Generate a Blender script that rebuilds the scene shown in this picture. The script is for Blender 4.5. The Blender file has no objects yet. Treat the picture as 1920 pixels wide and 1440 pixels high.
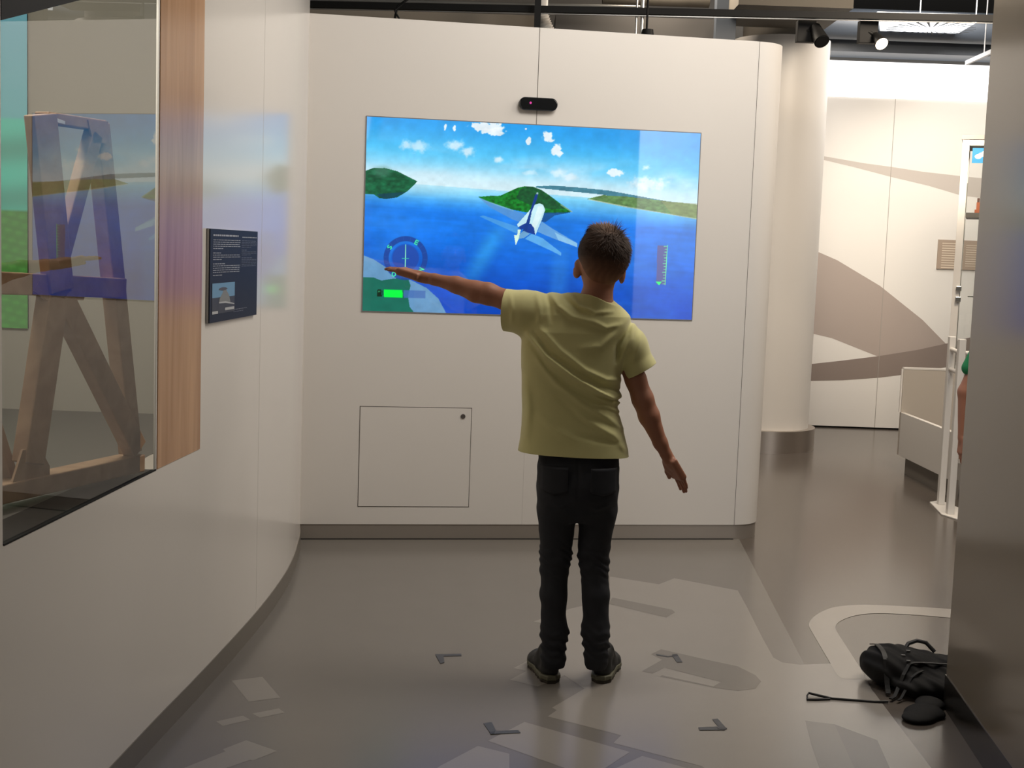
import bpy, bmesh, math, random
import numpy as np
from mathutils import Vector, Matrix

random.seed(4); rng = np.random.default_rng(4)
scene = bpy.context.scene
COL = scene.collection

# ------------------------------------------------------------------ camera
F_PX = 2454.9; PITCH = .10204; ROLL = .03552; CAM_Z = 1.40
cp, sp, cr, sr = math.cos(PITCH), math.sin(PITCH), math.cos(ROLL), math.sin(ROLL)
fwd = np.array([0, cp, -sp]); rt0 = np.array([1., 0, 0]); up0 = np.array([0, sp, cp])
RT = rt0*cr + up0*sr; UP = -rt0*sr + up0*cr; CAM = np.array([0, 0, CAM_Z])
cd = bpy.data.cameras.new('camera'); cam = bpy.data.objects.new('camera', cd); COL.objects.link(cam)
cd.sensor_fit = 'HORIZONTAL'; cd.sensor_width = 36; cd.lens = F_PX/1920*36; cd.clip_start = .02; cd.clip_end = 100
cam.matrix_world = Matrix(((RT[0], UP[0], -fwd[0], 0), (RT[1], UP[1], -fwd[1], 0), (RT[2], UP[2], -fwd[2], CAM_Z), (0, 0, 0, 1)))
scene.camera = cam

# ------------------------------------------------------------------ world, exposure, room lights and added fills
scene.view_settings.view_transform = 'Standard'; scene.view_settings.look = 'None'
scene.view_settings.exposure = 0; scene.view_settings.gamma = 1; scene.view_settings.use_curve_mapping = False
w = bpy.data.worlds.new('world'); scene.world = w; w.use_nodes = True
w.node_tree.nodes['Background'].inputs[0].default_value = (1, .93, .85, 1)
w.node_tree.nodes['Background'].inputs[1].default_value = .10

def area(name, loc, target, size, power, color=(1, .93, .85), sy=None, spread=180):
    l = bpy.data.lights.new(name, 'AREA'); l.shape = 'RECTANGLE'; l.size = size; l.size_y = sy or size
    l.energy = power; l.color = color; l.spread = math.radians(spread)
    o = bpy.data.objects.new(name, l); COL.objects.link(o); o.location = loc
    o.rotation_euler = (Vector(target)-Vector(loc)).to_track_quat('-Z', 'Y').to_euler(); return o
def spot(name, loc, target, power, angle, blend=.6, radius=.05, color=(1, .93, .85)):
    l = bpy.data.lights.new(name, 'SPOT'); l.energy = power; l.spot_size = math.radians(angle); l.spot_blend = blend
    l.shadow_soft_size = radius; l.color = color
    o = bpy.data.objects.new(name, l); COL.objects.link(o); o.location = loc
    o.rotation_euler = (Vector(target)-Vector(loc)).to_track_quat('-Z', 'Y').to_euler(); return o

area('light_over_hall', (.9, 4.3, 3.6), (.5, 5.9, 1.3), 1.0, 46, (1, .95, .88))
area('light_from_right', (2.1, 5.0, 3.5), (-1.0, 3.6, 1.2), 1.9, 62, (1, .91, .80))
area('light_far_wash', (3.1, 9.7, 3.45), (3.1, 11.0, 1.7), 1.0, 42, (1, .95, .90), .4)
spot('light_far_spot', (2.5, 8.4, 2.72), (3.55, 11.0, 1.55), 170, 62, .9, .04, (1, .88, .70))
area('fill_far_down', (2.6, 6.8, 3.5), (2.8, 9.2, .6), .8, 75, (1, .84, .66))  # added fill without a fixture, brightens the showcase posts and plinth
area('fill_far_left', (.9, 8.9, 3.5), (2.8, 8.6, .5), .6, 34, (1, .86, .7))  # unseen extra light, put in to lift the plinth's front panel
area('light_behind', (.3, -1.2, 3.0), (.4, 2.5, .6), 1.2, 6, (1, .92, .84))
area('light_side_hall', (4.3, -.4, 3.4), (4.4, -2, 1.5), 1.4, 170, (.97, .97, 1))

# ------------------------------------------------------------------ pixel rays used to find places in the room
def ray(x, y): return RT*(x-960)/F_PX - UP*(y-720)/F_PX + fwd
def fl(x, y, z=0.):
    d = ray(x, y); return CAM + d*((z-CAM_Z)/d[2])
def aty(x, y, Y):
    d = ray(x, y); return CAM + d*(Y/d[1])
def onpl(x, y, p0, n):
    d = ray(x, y); return CAM + d*(np.dot(np.array(p0)-CAM, n)/np.dot(d, n))
def proj(p):
    v = np.asarray(p, float)-CAM; k = v@fwd; return 960+F_PX*(v@RT)/k, 720-F_PX*(v@UP)/k
# back wall frame: s along the wall, z up, o out towards the room
WA = np.array([-.977, 6.094, 0.]); yaw = math.radians(9.17)
WD = np.array([math.cos(yaw), math.sin(yaw), 0]); WN = np.array([WD[1], -WD[0], 0])
def wall(s, z, o=0.): return WA + WD*s + WN*o + np.array([0, 0, z])
def wpx(x, y):
    p = onpl(x, y, WA, WN); return float(np.dot(p-WA, WD)), float(p[2])

# ------------------------------------------------------------------ materials
def lin(c): return tuple((v/12.92 if v <= .04045 else ((v+.055)/1.055)**2.4) for v in c)
def rgb(r, g, b): return lin((r/255, g/255, b/255))
MATS = {}
def mat(name, col, rough=.5, metal=0., spec=.5, emit=None, es=1., noise=0., nscale=20., bump=0., bscale=300., coat=0., stretch=None, ior=1.5, sheen=0.):
    m = bpy.data.materials.new(name); m.use_nodes = True; nt = m.node_tree; b = nt.nodes['Principled BSDF']
    b.inputs['Base Color'].default_value = (*col, 1); b.inputs['Roughness'].default_value = rough
    b.inputs['Metallic'].default_value = metal; b.inputs['Specular IOR Level'].default_value = spec; b.inputs['IOR'].default_value = ior
    b.inputs['Coat Weight'].default_value = coat; b.inputs['Coat Roughness'].default_value = .08
    b.inputs['Sheen Weight'].default_value = sheen
    if emit: b.inputs['Emission Color'].default_value = (*emit, 1); b.inputs['Emission Strength'].default_value = es
    tc = None
    if noise or bump:
        tc = nt.nodes.new('ShaderNodeTexCoord'); mp = nt.nodes.new('ShaderNodeMapping'); nt.links.new(tc.outputs['Object'], mp.inputs[0])
        if stretch: mp.inputs['Scale'].default_value = stretch
    if noise:
        n = nt.nodes.new('ShaderNodeTexNoise'); n.inputs['Scale'].default_value = nscale; n.inputs['Detail'].default_value = 5
        nt.links.new(mp.outputs[0], n.inputs['Vector'])
        r = nt.nodes.new('ShaderNodeMapRange'); r.inputs[3].default_value = 1-noise; r.inputs[4].default_value = 1+noise
        nt.links.new(n.outputs[0], r.inputs[0])
        v = nt.nodes.new('ShaderNodeVectorMath'); v.operation = 'SCALE'; v.inputs[0].default_value = col
        nt.links.new(r.outputs[0], v.inputs['Scale']); nt.links.new(v.outputs[0], b.inputs['Base Color'])
    if bump:
        n2 = nt.nodes.new('ShaderNodeTexNoise'); n2.inputs['Scale'].default_value = bscale; n2.inputs['Detail'].default_value = 3
        nt.links.new(mp.outputs[0], n2.inputs['Vector'])
        bp_ = nt.nodes.new('ShaderNodeBump'); bp_.inputs['Strength'].default_value = bump; bp_.inputs['Distance'].default_value = .002
        nt.links.new(n2.outputs[0], bp_.inputs['Height']); nt.links.new(bp_.outputs[0], b.inputs['Normal'])
    MATS[name] = m; return m
M_WALL = mat('white_laminate', (.75, .705, .65), .16, noise=.015, nscale=3)
M_WALLB = mat('white_matt_panel', (.74, .70, .655), .45, noise=.015, nscale=3)
M_WALLR = mat('shaded_laminate', (.25, .21, .16), .18)  # like the left wall's white, but its dimness is put into the colour
M_SEAM = mat('seam_dark', (.10, .085, .07), .8)
M_METAL = mat('brushed_metal', (.52, .47, .42), .32, .9, noise=.05, nscale=60, stretch=(1, 1, 40))
M_BASEDK = mat('dark_skirting', (.17, .15, .125), .35)
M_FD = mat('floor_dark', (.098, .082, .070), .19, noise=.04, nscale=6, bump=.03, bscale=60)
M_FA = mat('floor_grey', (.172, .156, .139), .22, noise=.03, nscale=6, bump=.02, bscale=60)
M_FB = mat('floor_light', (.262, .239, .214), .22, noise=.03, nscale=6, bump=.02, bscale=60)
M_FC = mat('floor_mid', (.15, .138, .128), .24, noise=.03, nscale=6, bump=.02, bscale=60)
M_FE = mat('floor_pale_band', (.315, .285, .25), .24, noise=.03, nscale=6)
M_CEIL = mat('ceiling_dark', (.035, .035, .035), .9)
M_BLACK = mat('matt_black', (.008, .008, .008), .55, spec=.2)
M_BLACKG = mat('gloss_black', (.008, .009, .010), .12)
M_CONC = mat('dim_grey_plaster', (.20, .185, .165), .8)
M_BLUEG = mat('blue_grey_steel', (.055, .065, .08), .5)
M_WHITE = mat('white_paint', (.78, .75, .71), .4)
M_DUCT = mat('duct_beige', (.10, .088, .07), .7)
M_SWA = mat('print_grey', (.40, .335, .30), .45)
M_SWB = mat('print_grey_deep', (.25, .20, .175), .45)
M_SWC = mat('print_pale', (.52, .47, .43), .45)
M_GLOW = mat('wall_wash_glow', (.9, .9, .9), .5, emit=(1, .99, .97), es=1.6)  # emission imitates the bright lamp wash on the upper wall
M_LAMP = mat('lamp_white', (.9, .9, .9), .5, emit=(.9, .95, 1), es=1.5)
M_LAMPW = mat('lamp_warm', (.9, .8, .6), .5, emit=(1, .80, .55), es=9)
M_TAPE = mat('grey_tape', (.06, .06, .062), .45, noise=.2, nscale=80)
M_TAPEK = mat('tape_overlap', (.025, .025, .027), .45)
def wood(name, c1, c2, axis_scale, rough=.35):
    m = bpy.data.materials.new(name); m.use_nodes = True; nt = m.node_tree; b = nt.nodes['Principled BSDF']
    tc = nt.nodes.new('ShaderNodeTexCoord'); mp = nt.nodes.new('ShaderNodeMapping'); mp.inputs['Scale'].default_value = axis_scale
    n = nt.nodes.new('ShaderNodeTexNoise'); n.inputs['Scale'].default_value = 4; n.inputs['Detail'].default_value = 8; n.inputs['Distortion'].default_value = .6
    r = nt.nodes.new('ShaderNodeValToRGB'); r.color_ramp.elements[0].position = .35; r.color_ramp.elements[1].position = .68
    r.color_ramp.elements[0].color = (*c1, 1); r.color_ramp.elements[1].color = (*c2, 1)
    nt.links.new(tc.outputs['Object'], mp.inputs[0]); nt.links.new(mp.outputs[0], n.inputs['Vector']); nt.links.new(n.outputs[0], r.inputs[0])
    nt.links.new(r.outputs[0], b.inputs['Base Color']); b.inputs['Roughness'].default_value = rough; return m
M_OAK = wood('beech_veneer', (.42, .215, .10), (.58, .33, .17), (5, 5, .35), .22)
M_PLY = wood('ply_wood', (.34, .215, .135), (.43, .29, .185), (4, 4, 4), .6)
def glassmat(name, ior=1.5, tint=(1, 1, 1)):
    m = bpy.data.materials.new(name); m.use_nodes = True; nt = m.node_tree; nt.nodes.clear()
    o = nt.nodes.new('ShaderNodeOutputMaterial'); mx = nt.nodes.new('ShaderNodeMixShader'); f = nt.nodes.new('ShaderNodeFresnel')
    t = nt.nodes.new('ShaderNodeBsdfTransparent'); g = nt.nodes.new('ShaderNodeBsdfGlossy')
    f.inputs[0].default_value = ior; g.inputs['Roughness'].default_value = 0; t.inputs[0].default_value = (*tint, 1)
    nt.links.new(f.outputs[0], mx.inputs[0]); nt.links.new(t.outputs[0], mx.inputs[1]); nt.links.new(g.outputs[0], mx.inputs[2]); nt.links.new(mx.outputs[0], o.inputs[0])
    return m
M_GLASS = glassmat('window_glass', 1.75, (.93, .94, .92))
M_GLASS2 = glassmat('case_glass', 1.45, (.97, .98, .98))

# ------------------------------------------------------------------ object helpers
def put(name, verts, faces, mats, parent=None, mi=None, smooth=False):
    me = bpy.data.meshes.new(name); me.from_pydata([tuple(map(float, v)) for v in verts], [], faces); 
    for m in (mats if isinstance(mats, (list, tuple)) else [mats]): me.materials.append(m)
    if mi is not None: me.polygons.foreach_set('material_index', mi)
    if smooth: me.polygons.foreach_set('use_smooth', [True]*len(me.polygons))
    me.update(); o = bpy.data.objects.new(name, me); COL.objects.link(o)
    if parent: link(o, parent)
    return o
def link(o, parent):
    o.parent = parent; o.matrix_parent_inverse = Matrix.Translation(parent.location).inverted()
def tag(o, label, cat, group=None):
    o['label'] = label; o['category'] = cat
    if group: o['group'] = group
    return o
def thing(name, label, cat, loc=(0, 0, 0), group=None):
    o = bpy.data.objects.new(name, None); COL.objects.link(o); o.location = loc; o.empty_display_size = .05
    return tag(o, label, cat, group)
def struct(o): o['kind'] = 'structure'; return o
class MB:
    def __init__(s): s.v = []; s.f = []; s.m = []
    def add(s, v, f, m=0):
        k = len(s.v); s.v += [tuple(map(float, q)) for q in v]; s.f += [tuple(i+k for i in q) for q in f]; s.m += [m]*len(f)
    def poly(s, pts, m=0): s.add(pts, [tuple(range(len(pts)))], m)
    def prism(s, poly, ext, m=0):          # poly: 3D points in a plane, ext: extrusion vector
        n = len(poly); a = [np.array(p, float) for p in poly]; b = [p+np.array(ext, float) for p in a]
        s.add(a+b, [tuple(range(n))[::-1], tuple(range(n, 2*n))]+[(i, (i+1) % n, n+(i+1) % n, n+i) for i in range(n)], m)
    def box(s, c, hx, hy, hz, ax=None, m=0):
        ax = np.eye(3) if ax is None else np.array(ax); c = np.array(c, float); v = []
        for sx in (-1, 1):
            for sy in (-1, 1):
                for sz in (-1, 1): v.append(c+ax[0]*hx*sx+ax[1]*hy*sy+ax[2]*hz*sz)
        s.add(v, [(0, 1, 3, 2), (4, 6, 7, 5), (0, 4, 5, 1), (2, 3, 7, 6), (0, 2, 6, 4), (1, 5, 7, 3)], m)
    def bar(s, a, b, w1, w2, side=(0, 0, 1), m=0):   # rectangular bar a-b, w1 across 'side', w2 the other way
        a = np.array(a, float); b = np.array(b, float); d = b-a; L = np.linalg.norm(d); d /= L
        sd = np.array(side, float); sd -= d*np.dot(sd, d); sd /= np.linalg.norm(sd); t = np.cross(d, sd)
        s.box((a+b)/2, L/2, w1/2, w2/2, (d, sd, t), m)
    def cyl(s, a, b, r1, r2=None, n=24, m=0, caps=True):
        r2 = r1 if r2 is None else r2; a = np.array(a, float); b = np.array(b, float); d = b-a; d /= np.linalg.norm(d)
        u = np.cross(d, (0, 0, 1) if abs(d[2]) < .9 else (1, 0, 0)); u /= np.linalg.norm(u); v = np.cross(d, u)
        R = [(u*math.cos(2*math.pi*i/n)+v*math.sin(2*math.pi*i/n)) for i in range(n)]
        f = [(i, (i+1) % n, n+(i+1) % n, n+i) for i in range(n)]
        if caps: f += [tuple(range(n))[::-1], tuple(range(n, 2*n))]
        s.add([a+q*r1 for q in R]+[b+q*r2 for q in R], f, m)
    def tube(s, pts, r, n=8, m=0):
        pts = [np.array(p, float) for p in pts]; V = []; rr = r if hasattr(r, '__len__') else [r]*len(pts); u = None
        for i, p in enumerate(pts):
            d = pts[min(i+1, len(pts)-1)]-pts[max(i-1, 0)]; d /= np.linalg.norm(d)
            if u is None: u = np.cross(d, (0, 0, 1) if abs(d[2]) < .9 else (1, 0, 0))
            u = u-d*np.dot(u, d); u /= np.linalg.norm(u); v = np.cross(d, u)
            V += [p+(u*math.cos(2*math.pi*j/n)+v*math.sin(2*math.pi*j/n))*rr[i] for j in range(n)]
        L = len(pts); f = [(i*n+j, i*n+(j+1) % n, (i+1)*n+(j+1) % n, (i+1)*n+j) for i in range(L-1) for j in range(n)]
        f += [tuple(range(n))[::-1], tuple(range((L-1)*n, L*n))]; s.add(V, f, m)
    def build(s, name, mats, parent=None, smooth=False, bevel=0):
        o = put(name, s.v, s.f, mats, parent, s.m, smooth)
        if smooth or bevel:
            bm = bmesh.new(); bm.from_mesh(o.data); bmesh.ops.recalc_face_normals(bm, faces=bm.faces)
            if smooth:
                for e in bm.edges:
                    if len(e.link_faces) == 2 and e.calc_face_angle(0) > .7: e.smooth = False
            bm.to_mesh(o.data); bm.free()
        if bevel:
            b = o.modifiers.new('bevel', 'BEVEL'); b.width = bevel; b.segments = 2; b.limit_method = 'ANGLE'
        return o

def path_wall(name, outer, inner, z0, z1, m, parent=None):
    """closed ring of plan points: outer + reversed inner, extruded from z0 to z1"""
    mb = MB(); ring = [np.array([p[0], p[1], z0]) for p in outer]+[np.array([p[0], p[1], z0]) for p in inner[::-1]]
    n = len(outer); top = [p+np.array([0, 0, z1-z0]) for p in ring]; k = len(ring)
    f = [(i, (i+1) % k, k+(i+1) % k, k+i) for i in range(k)]
    for i in range(n-1):
        j = k-1-i; f += [(i, j, j-1, i+1), (k+i, k+i+1, k+j-1, k+j)]
    mb.add(ring+top, f); return mb.build(name, m, parent, smooth=True)

# ================================================================== THE SETTING
# ---- floor: one slab with its printed pattern
fm = MB()
fm.add([(-4, -3, 0), (7, -3, 0), (7, 15, 0), (-4, 15, 0), (-4, -3, -.2), (7, -3, -.2), (7, 15, -.2), (-4, 15, -.2)],
       [(0, 1, 2, 3), (4, 7, 6, 5), (0, 4, 5, 1), (1, 5, 6, 2), (2, 6, 7, 3), (3, 7, 4, 0)], 0)
def fpoly(pts, layer, m, raw=False):
    q = [np.array([*p, 0.]) if raw else fl(*p) for p in pts]
    fm.poly([(p[0], p[1], .0004*layer) for p in q], m)
def Z6(*p): return [(700+a/2.4, 1000+b/2.4) for a, b in p]
def Z5(*p): return [(1380+a/4.571, 1000+b/4.571) for a, b in p]
def Z7(*p): return [(160+a/3.2, 1000+b/3.2) for a, b in p]
def Z8(*p): return [(1480+a/4.364, 1180+b/4.364) for a, b in p]
e0 = fl(1386, 1011); e1 = fl(1508, 1246); g = (e0-e1)/np.linalg.norm(e0-e1)
far0 = e0+g*.6; near = fl(1508, 1246)
# grey field in front of the screen
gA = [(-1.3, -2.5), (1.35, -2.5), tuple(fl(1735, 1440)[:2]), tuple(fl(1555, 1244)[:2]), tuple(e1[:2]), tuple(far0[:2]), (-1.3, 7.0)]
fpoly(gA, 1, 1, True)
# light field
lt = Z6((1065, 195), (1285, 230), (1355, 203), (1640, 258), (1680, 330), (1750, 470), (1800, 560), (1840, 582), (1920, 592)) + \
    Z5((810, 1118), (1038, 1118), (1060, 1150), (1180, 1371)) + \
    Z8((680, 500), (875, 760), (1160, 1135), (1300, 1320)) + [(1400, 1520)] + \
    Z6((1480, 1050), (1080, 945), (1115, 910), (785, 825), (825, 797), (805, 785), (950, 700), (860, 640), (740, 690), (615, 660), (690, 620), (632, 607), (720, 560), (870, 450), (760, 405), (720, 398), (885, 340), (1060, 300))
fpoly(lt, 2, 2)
def chaikin(p, k=3):
    for _ in range(k): p = [q for i in range(len(p)) for q in ((p[i][0]*.75+p[(i+1) % len(p)][0]*.25, p[i][1]*.75+p[(i+1) % len(p)][1]*.25), (p[i][0]*.25+p[(i+1) % len(p)][0]*.75, p[i][1]*.25+p[(i+1) % len(p)][1]*.75))]
    return p
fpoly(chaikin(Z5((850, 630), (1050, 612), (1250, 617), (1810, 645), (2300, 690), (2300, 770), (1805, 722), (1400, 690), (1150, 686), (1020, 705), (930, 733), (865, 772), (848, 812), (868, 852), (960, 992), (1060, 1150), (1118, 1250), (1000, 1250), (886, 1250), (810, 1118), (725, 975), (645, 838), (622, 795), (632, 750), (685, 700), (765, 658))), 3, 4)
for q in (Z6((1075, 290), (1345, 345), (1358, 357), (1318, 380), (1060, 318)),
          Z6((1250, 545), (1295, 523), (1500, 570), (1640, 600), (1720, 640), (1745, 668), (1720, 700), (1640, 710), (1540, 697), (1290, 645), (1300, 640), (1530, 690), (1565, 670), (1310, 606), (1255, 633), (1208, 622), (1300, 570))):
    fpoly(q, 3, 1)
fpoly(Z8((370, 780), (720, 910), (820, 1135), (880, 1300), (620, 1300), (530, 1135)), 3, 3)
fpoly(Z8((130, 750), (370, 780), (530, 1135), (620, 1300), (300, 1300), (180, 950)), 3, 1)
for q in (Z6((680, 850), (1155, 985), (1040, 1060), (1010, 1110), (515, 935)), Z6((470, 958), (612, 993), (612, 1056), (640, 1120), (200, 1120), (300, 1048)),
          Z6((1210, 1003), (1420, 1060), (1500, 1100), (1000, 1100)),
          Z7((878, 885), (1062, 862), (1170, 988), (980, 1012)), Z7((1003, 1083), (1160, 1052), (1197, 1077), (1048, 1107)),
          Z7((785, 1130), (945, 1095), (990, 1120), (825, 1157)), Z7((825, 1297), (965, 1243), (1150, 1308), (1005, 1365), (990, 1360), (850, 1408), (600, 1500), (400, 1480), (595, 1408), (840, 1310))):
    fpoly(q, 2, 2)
floor = struct(fm.build('floor', [M_FD, M_FA, M_FB, M_FC, M_FE]))

# ---- ceiling
cm = MB(); cm.box((1.5, 5.5, 4.05), 5.5, 8.5, .1); struct(cm.build('ceiling', M_CEIL))

# ---- left wall (curved), with the opening of the display window
LP = np.array([(-1.24, -1.5), (-1.15, .5), (-1.078, 1.6), (-1.013, 2.55), (-.957, 3.5), (-.929, 3.9), (-.896, 4.5), (-.886, 4.9), (-.893, 5.3), (-.922, 5.66), (-.975, 6.05), (-1.08, 6.35)])
def lwx(Y):
    # smooth interpolation through the plan points (Catmull-Rom in Y)
    i = int(np.clip(np.searchsorted(LP[:, 1], Y)-1, 0, len(LP)-2)); x0, y0 = LP[i]; x1, y1 = LP[i+1]
    m0 = (LP[min(i+1, len(LP)-1)]-LP[max(i-1, 0)]); m1 = (LP[min(i+2, len(LP)-1)]-LP[i])
    m0 = m0[0]/m0[1]*(y1-y0); m1 = m1[0]/m1[1]*(y1-y0); t = (Y-y0)/(y1-y0)
    return (2*t**3-3*t*t+1)*x0+(t**3-2*t*t+t)*m0+(-2*t**3+3*t*t)*x1+(t**3-t*t)*m1
YG0, YG1, YW1, ZO, ZT = 2.58, 3.505, 3.885, .772, 2.42
def lseg(y0, y1, off=0., n=24): return [(lwx(y)+off, y) for y in np.linspace(y0, y1, n)]
lw = MB()
def addseg(y0, y1, z0, z1, n=24, t=.10):
    o = lseg(y0, y1, 0, n); i = lseg(y0, y1, -t, n); V = []
    for z in (z0, z1): V += [(p[0], p[1], z) for p in o]+[(p[0], p[1], z) for p in i]
    f = []
    for k in range(n-1): f += [(k, k+1, 2*n+k+1, 2*n+k), (n+k, 3*n+k, 3*n+k+1, n+k+1), (2*n+k, 2*n+k+1, 3*n+k+1, 3*n+k), (k, n+k, n+k+1, k+1)]
    f += [(0, 2*n, 3*n, n), (n-1, 2*n-1, 4*n-1, 3*n-1)]
    lw.add(V, f)
addseg(-1.5, YG0, .072, 2.75); addseg(YG0, YW1, .072, ZO); addseg(YG0, YW1, ZT, 2.75); addseg(YW1, 6.35, .072, 2.75, 60)
struct(lw.build('wall_left', M_WALL, smooth=True))
struct(path_wall('baseboard_left', lseg(-1.5, 6.3, .003, 90), lseg(-1.5, 6.3, -.09, 90), 0, .072, M_BASEDK))
# fine joint on the left wall
ys = 4.60
jm = MB(); jm.box((lwx(ys)+.0001, ys, 1.40), .0003, .0006, 1.32); struct(jm.build('trim_1', mat('joint_soft', (.60, .575, .54), .3)))

# ---- wooden board beside the window
wbm = MB(); o_ = lseg(YG1+.006, YW1-.003, .002, 8); i_ = lseg(YG1+.006, YW1-.003, -.004, 8)
wp = path_wall('wooden_board', o_, i_, ZO+.002, ZT-.002, M_OAK)
tag(wp, 'tall light brown wooden board set flush in the left white wall beside the glass', 'panel')

# ---- display window in the left wall
w1 = bpy.data.objects.new('window_1', None); COL.objects.link(w1); w1.location = (lwx(3.0), 3.0, ZO); struct(w1)
gz0, gz1 = 1.795, 2.06
n_ = 12; ysl = np.linspace(YG0+.004, YG1, n_); zt = [1.805+(y-2.58)*.285 for y in ysl]
gm = MB(); V = []
for off in (-.004, -.010):
    V += [(lwx(YG1)+.0605*(y-YG1)+off, y, ZO+.004) for y in ysl]+[(lwx(YG1)+.0605*(y-YG1)+off, y, z) for y, z in zip(ysl, zt)]
f = []
for k in range(n_-1): f += [(k, n_+k, n_+k+1, k+1)]
gm.add(V[:2*n_], f); go = gm.build('glass_pane', M_GLASS, w1); go.data.polygons.foreach_set('use_smooth', [True]*len(go.data.polygons))
assert go.data.polygons[0].normal.x > 0 or go.data.flip_normals() is None
hm = MB(); V = []
for off in (.0, -.03): V += [(lwx(y)+off, y, z) for y, z in zip(ysl, zt)]+[(lwx(y)+off, y, ZT) for y in ysl]
f = []
for k in range(n_-1):
    a, b, c, d = k, k+1, n_+k+1, n_+k; e = 2*n_
    f += [(a, b, c, d), (e+a, e+d, e+c, e+b), (a, e+a, e+b, b)]
hm.add(V, f); hm.build('header_panel', M_BLACK, w1)
tm = MB()
for a, b in ((YG1-.001, YG1+.006), (YG0-.012, YG0+.001)):
    tm.box(((lwx(a)+lwx(b))/2-.004, (a+b)/2, (ZO+ZT)/2), .0035, (b-a)/2, (ZT-ZO)/2)
tm.build('edge_strip', mat('alu_strip', (.85, .83, .80), .4), w1)
gk = MB()
for k in range(n_-1):
    a, b = ysl[k], ysl[k+1]; gk.bar((lwx(a)-.0005, a, ZO+.001), (lwx(b)-.0005, b, ZO+.001), .004, .003); pa_, pb2 = lwx(YG1)+.060*(a-YG1)-.006, lwx(YG1)+.060*(b-YG1)-.006; gk.add([(lwx(a), a, ZO+.0015), (lwx(b), b, ZO+.0015), (pb2-.10, b, ZO+.0015), (pa_-.10, a, ZO+.0015), (lwx(a), a, ZO-.001), (lwx(b), b, ZO-.001), (pb2-.10, b, ZO-.001), (pa_-.10, a, ZO-.001)], [(0, 1, 2, 3), (4, 7, 6, 5), (0, 4, 5, 1), (2, 6, 7, 3)])
gk.build('gasket', M_BLACK, w1)
# cabinet behind the glass
cabb = MB(); X0 = -2.15
cabb.box(((X0-1.04)/2, 3.2, ZO-.02), (-1.04-X0)/2, 1.45, .02, m=1)
cabb.box((X0-.02, 3.2, 1.65), .02, 1.5, .95, m=0)
cabb.box(((X0-1.06)/2, 4.66, 1.65), (-1.06-X0)/2+.02, .02, .95, m=0)
cabb.box(((X0-1.10)/2, 1.74, 1.65), (-1.10-X0)/2+.02, .02, .95, m=0)
cabb.box(((X0-1.06)/2, 3.2, 2.6), (-1.06-X0)/2+.02, 1.48, .02, m=2)
struct(cabb.build('wall_niche', [mat('niche_grey', (.42, .41, .36), .6), mat('niche_floor', (.12, .115, .105), .5), M_BLACK]))
area('light_in_niche', (-1.45, 3.1, 2.5), (-1.5, 3.4, .8), .5, 19, (1, .92, .80))

# backlit landscape picture inside the niche, glimpsed at the far left
pc = []; PXC = (0, 30, 52, 615)
Yp_ = 4.63
nx, ny = 24, 120; V = []; F_ = []; C = []
p00 = aty(-105, 20, Yp_); p11 = aty(52, 616, Yp_)
for j in range(ny+1):
    for i in range(nx+1):
        u, v = i/nx, j/ny
        V.append((p00[0]+(p11[0]-p00[0])*u, Yp_, p00[2]+(p11[2]-p00[2])*v))
        if v < .33: c = np.array(rgb(95, 150, 160))*(1-v*1.1)+np.array(rgb(60, 150, 130))*v*1.1
        elif v < .62: c = np.array(rgb(62, 155, 132))*(.95+.22*math.sin(v*40+u-13.2))
        else:
            c = np.array(rgb(60, 120, 50))*(.75+.5*(math.sin(u*19+v*73)*math.sin(v*111-u*7))**2)
        C.append((*c, 1))
F_ = [(j*(nx+1)+i, j*(nx+1)+i+1, (j+1)*(nx+1)+i+1, (j+1)*(nx+1)+i) for j in range(ny) for i in range(nx)]
def attr_emit(name, rough=.5, strength=1., spec=.5, ior=1.5):
    m = bpy.data.materials.new(name); m.use_nodes = True; nt = m.node_tree; b = nt.nodes['Principled BSDF']
    a = nt.nodes.new('ShaderNodeAttribute'); a.attribute_name = 'Col'; b.inputs['Base Color'].default_value = (.01, .01, .01, 1)
    b.inputs['Roughness'].default_value = rough; b.inputs['Specular IOR Level'].default_value = spec; b.inputs['IOR'].default_value = ior
    nt.links.new(a.outputs['Color'], b.inputs['Emission Color']); b.inputs['Emission Strength'].default_value = strength; return m
def setcol(o, C):
    at = o.data.color_attributes.new('Col', 'FLOAT_COLOR', 'POINT'); at.data.foreach_set('color', np.asarray(C, np.float32).ravel())
pic = thing('landscape_picture', 'backlit turquoise and green landscape picture behind the glass at far left', 'picture', (float(p11[0]), Yp_, float(p11[2])))
o = put('picture_image', V, F_, attr_emit('lit_print', .6, 1.0), pic); setcol(o, C)
pb = MB(); pb.box(((p00[0]+p11[0])/2, Yp_+.0045, (p00[2]+p11[2])/2), abs(p11[0]-p00[0])/2, .004, abs(p00[2]-p11[2])/2); pb.build('light_box', M_BLACK, pic)

# ---- wooden truss behind the glass
t0 = fl(9, 944, .785); t1 = fl(255, 881, .785)
td = (t1-t0); td[2] = 0; TL = np.linalg.norm(td); td /= TL; tn = np.array([td[1], -td[0], 0])
def tp(x, y): return onpl(x, y, t0, tn)
tr = thing('wooden_truss', 'light plywood lattice frame standing behind the glass on the left', 'frame', tuple(t0))
def beam(name, a, b, w_px, th=.035, off=0.):
    A = tp(*a)-tn*off; B = tp(*b)-tn*off; m_ = MB()
    k = np.linalg.norm(tp((a[0]+b[0])/2+w_px, (a[1]+b[1])/2)-tp((a[0]+b[0])/2, (a[1]+b[1])/2)) if abs(a[1]-b[1]) > abs(a[0]-b[0]) else np.linalg.norm(tp(a[0], a[1]+w_px)-tp(*a))
    d = (B-A)/np.linalg.norm(B-A); side = np.cross(d, tn); m_.bar(A, B, k, th, side); return m_.build(name, M_PLY, tr, bevel=.003)
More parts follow.
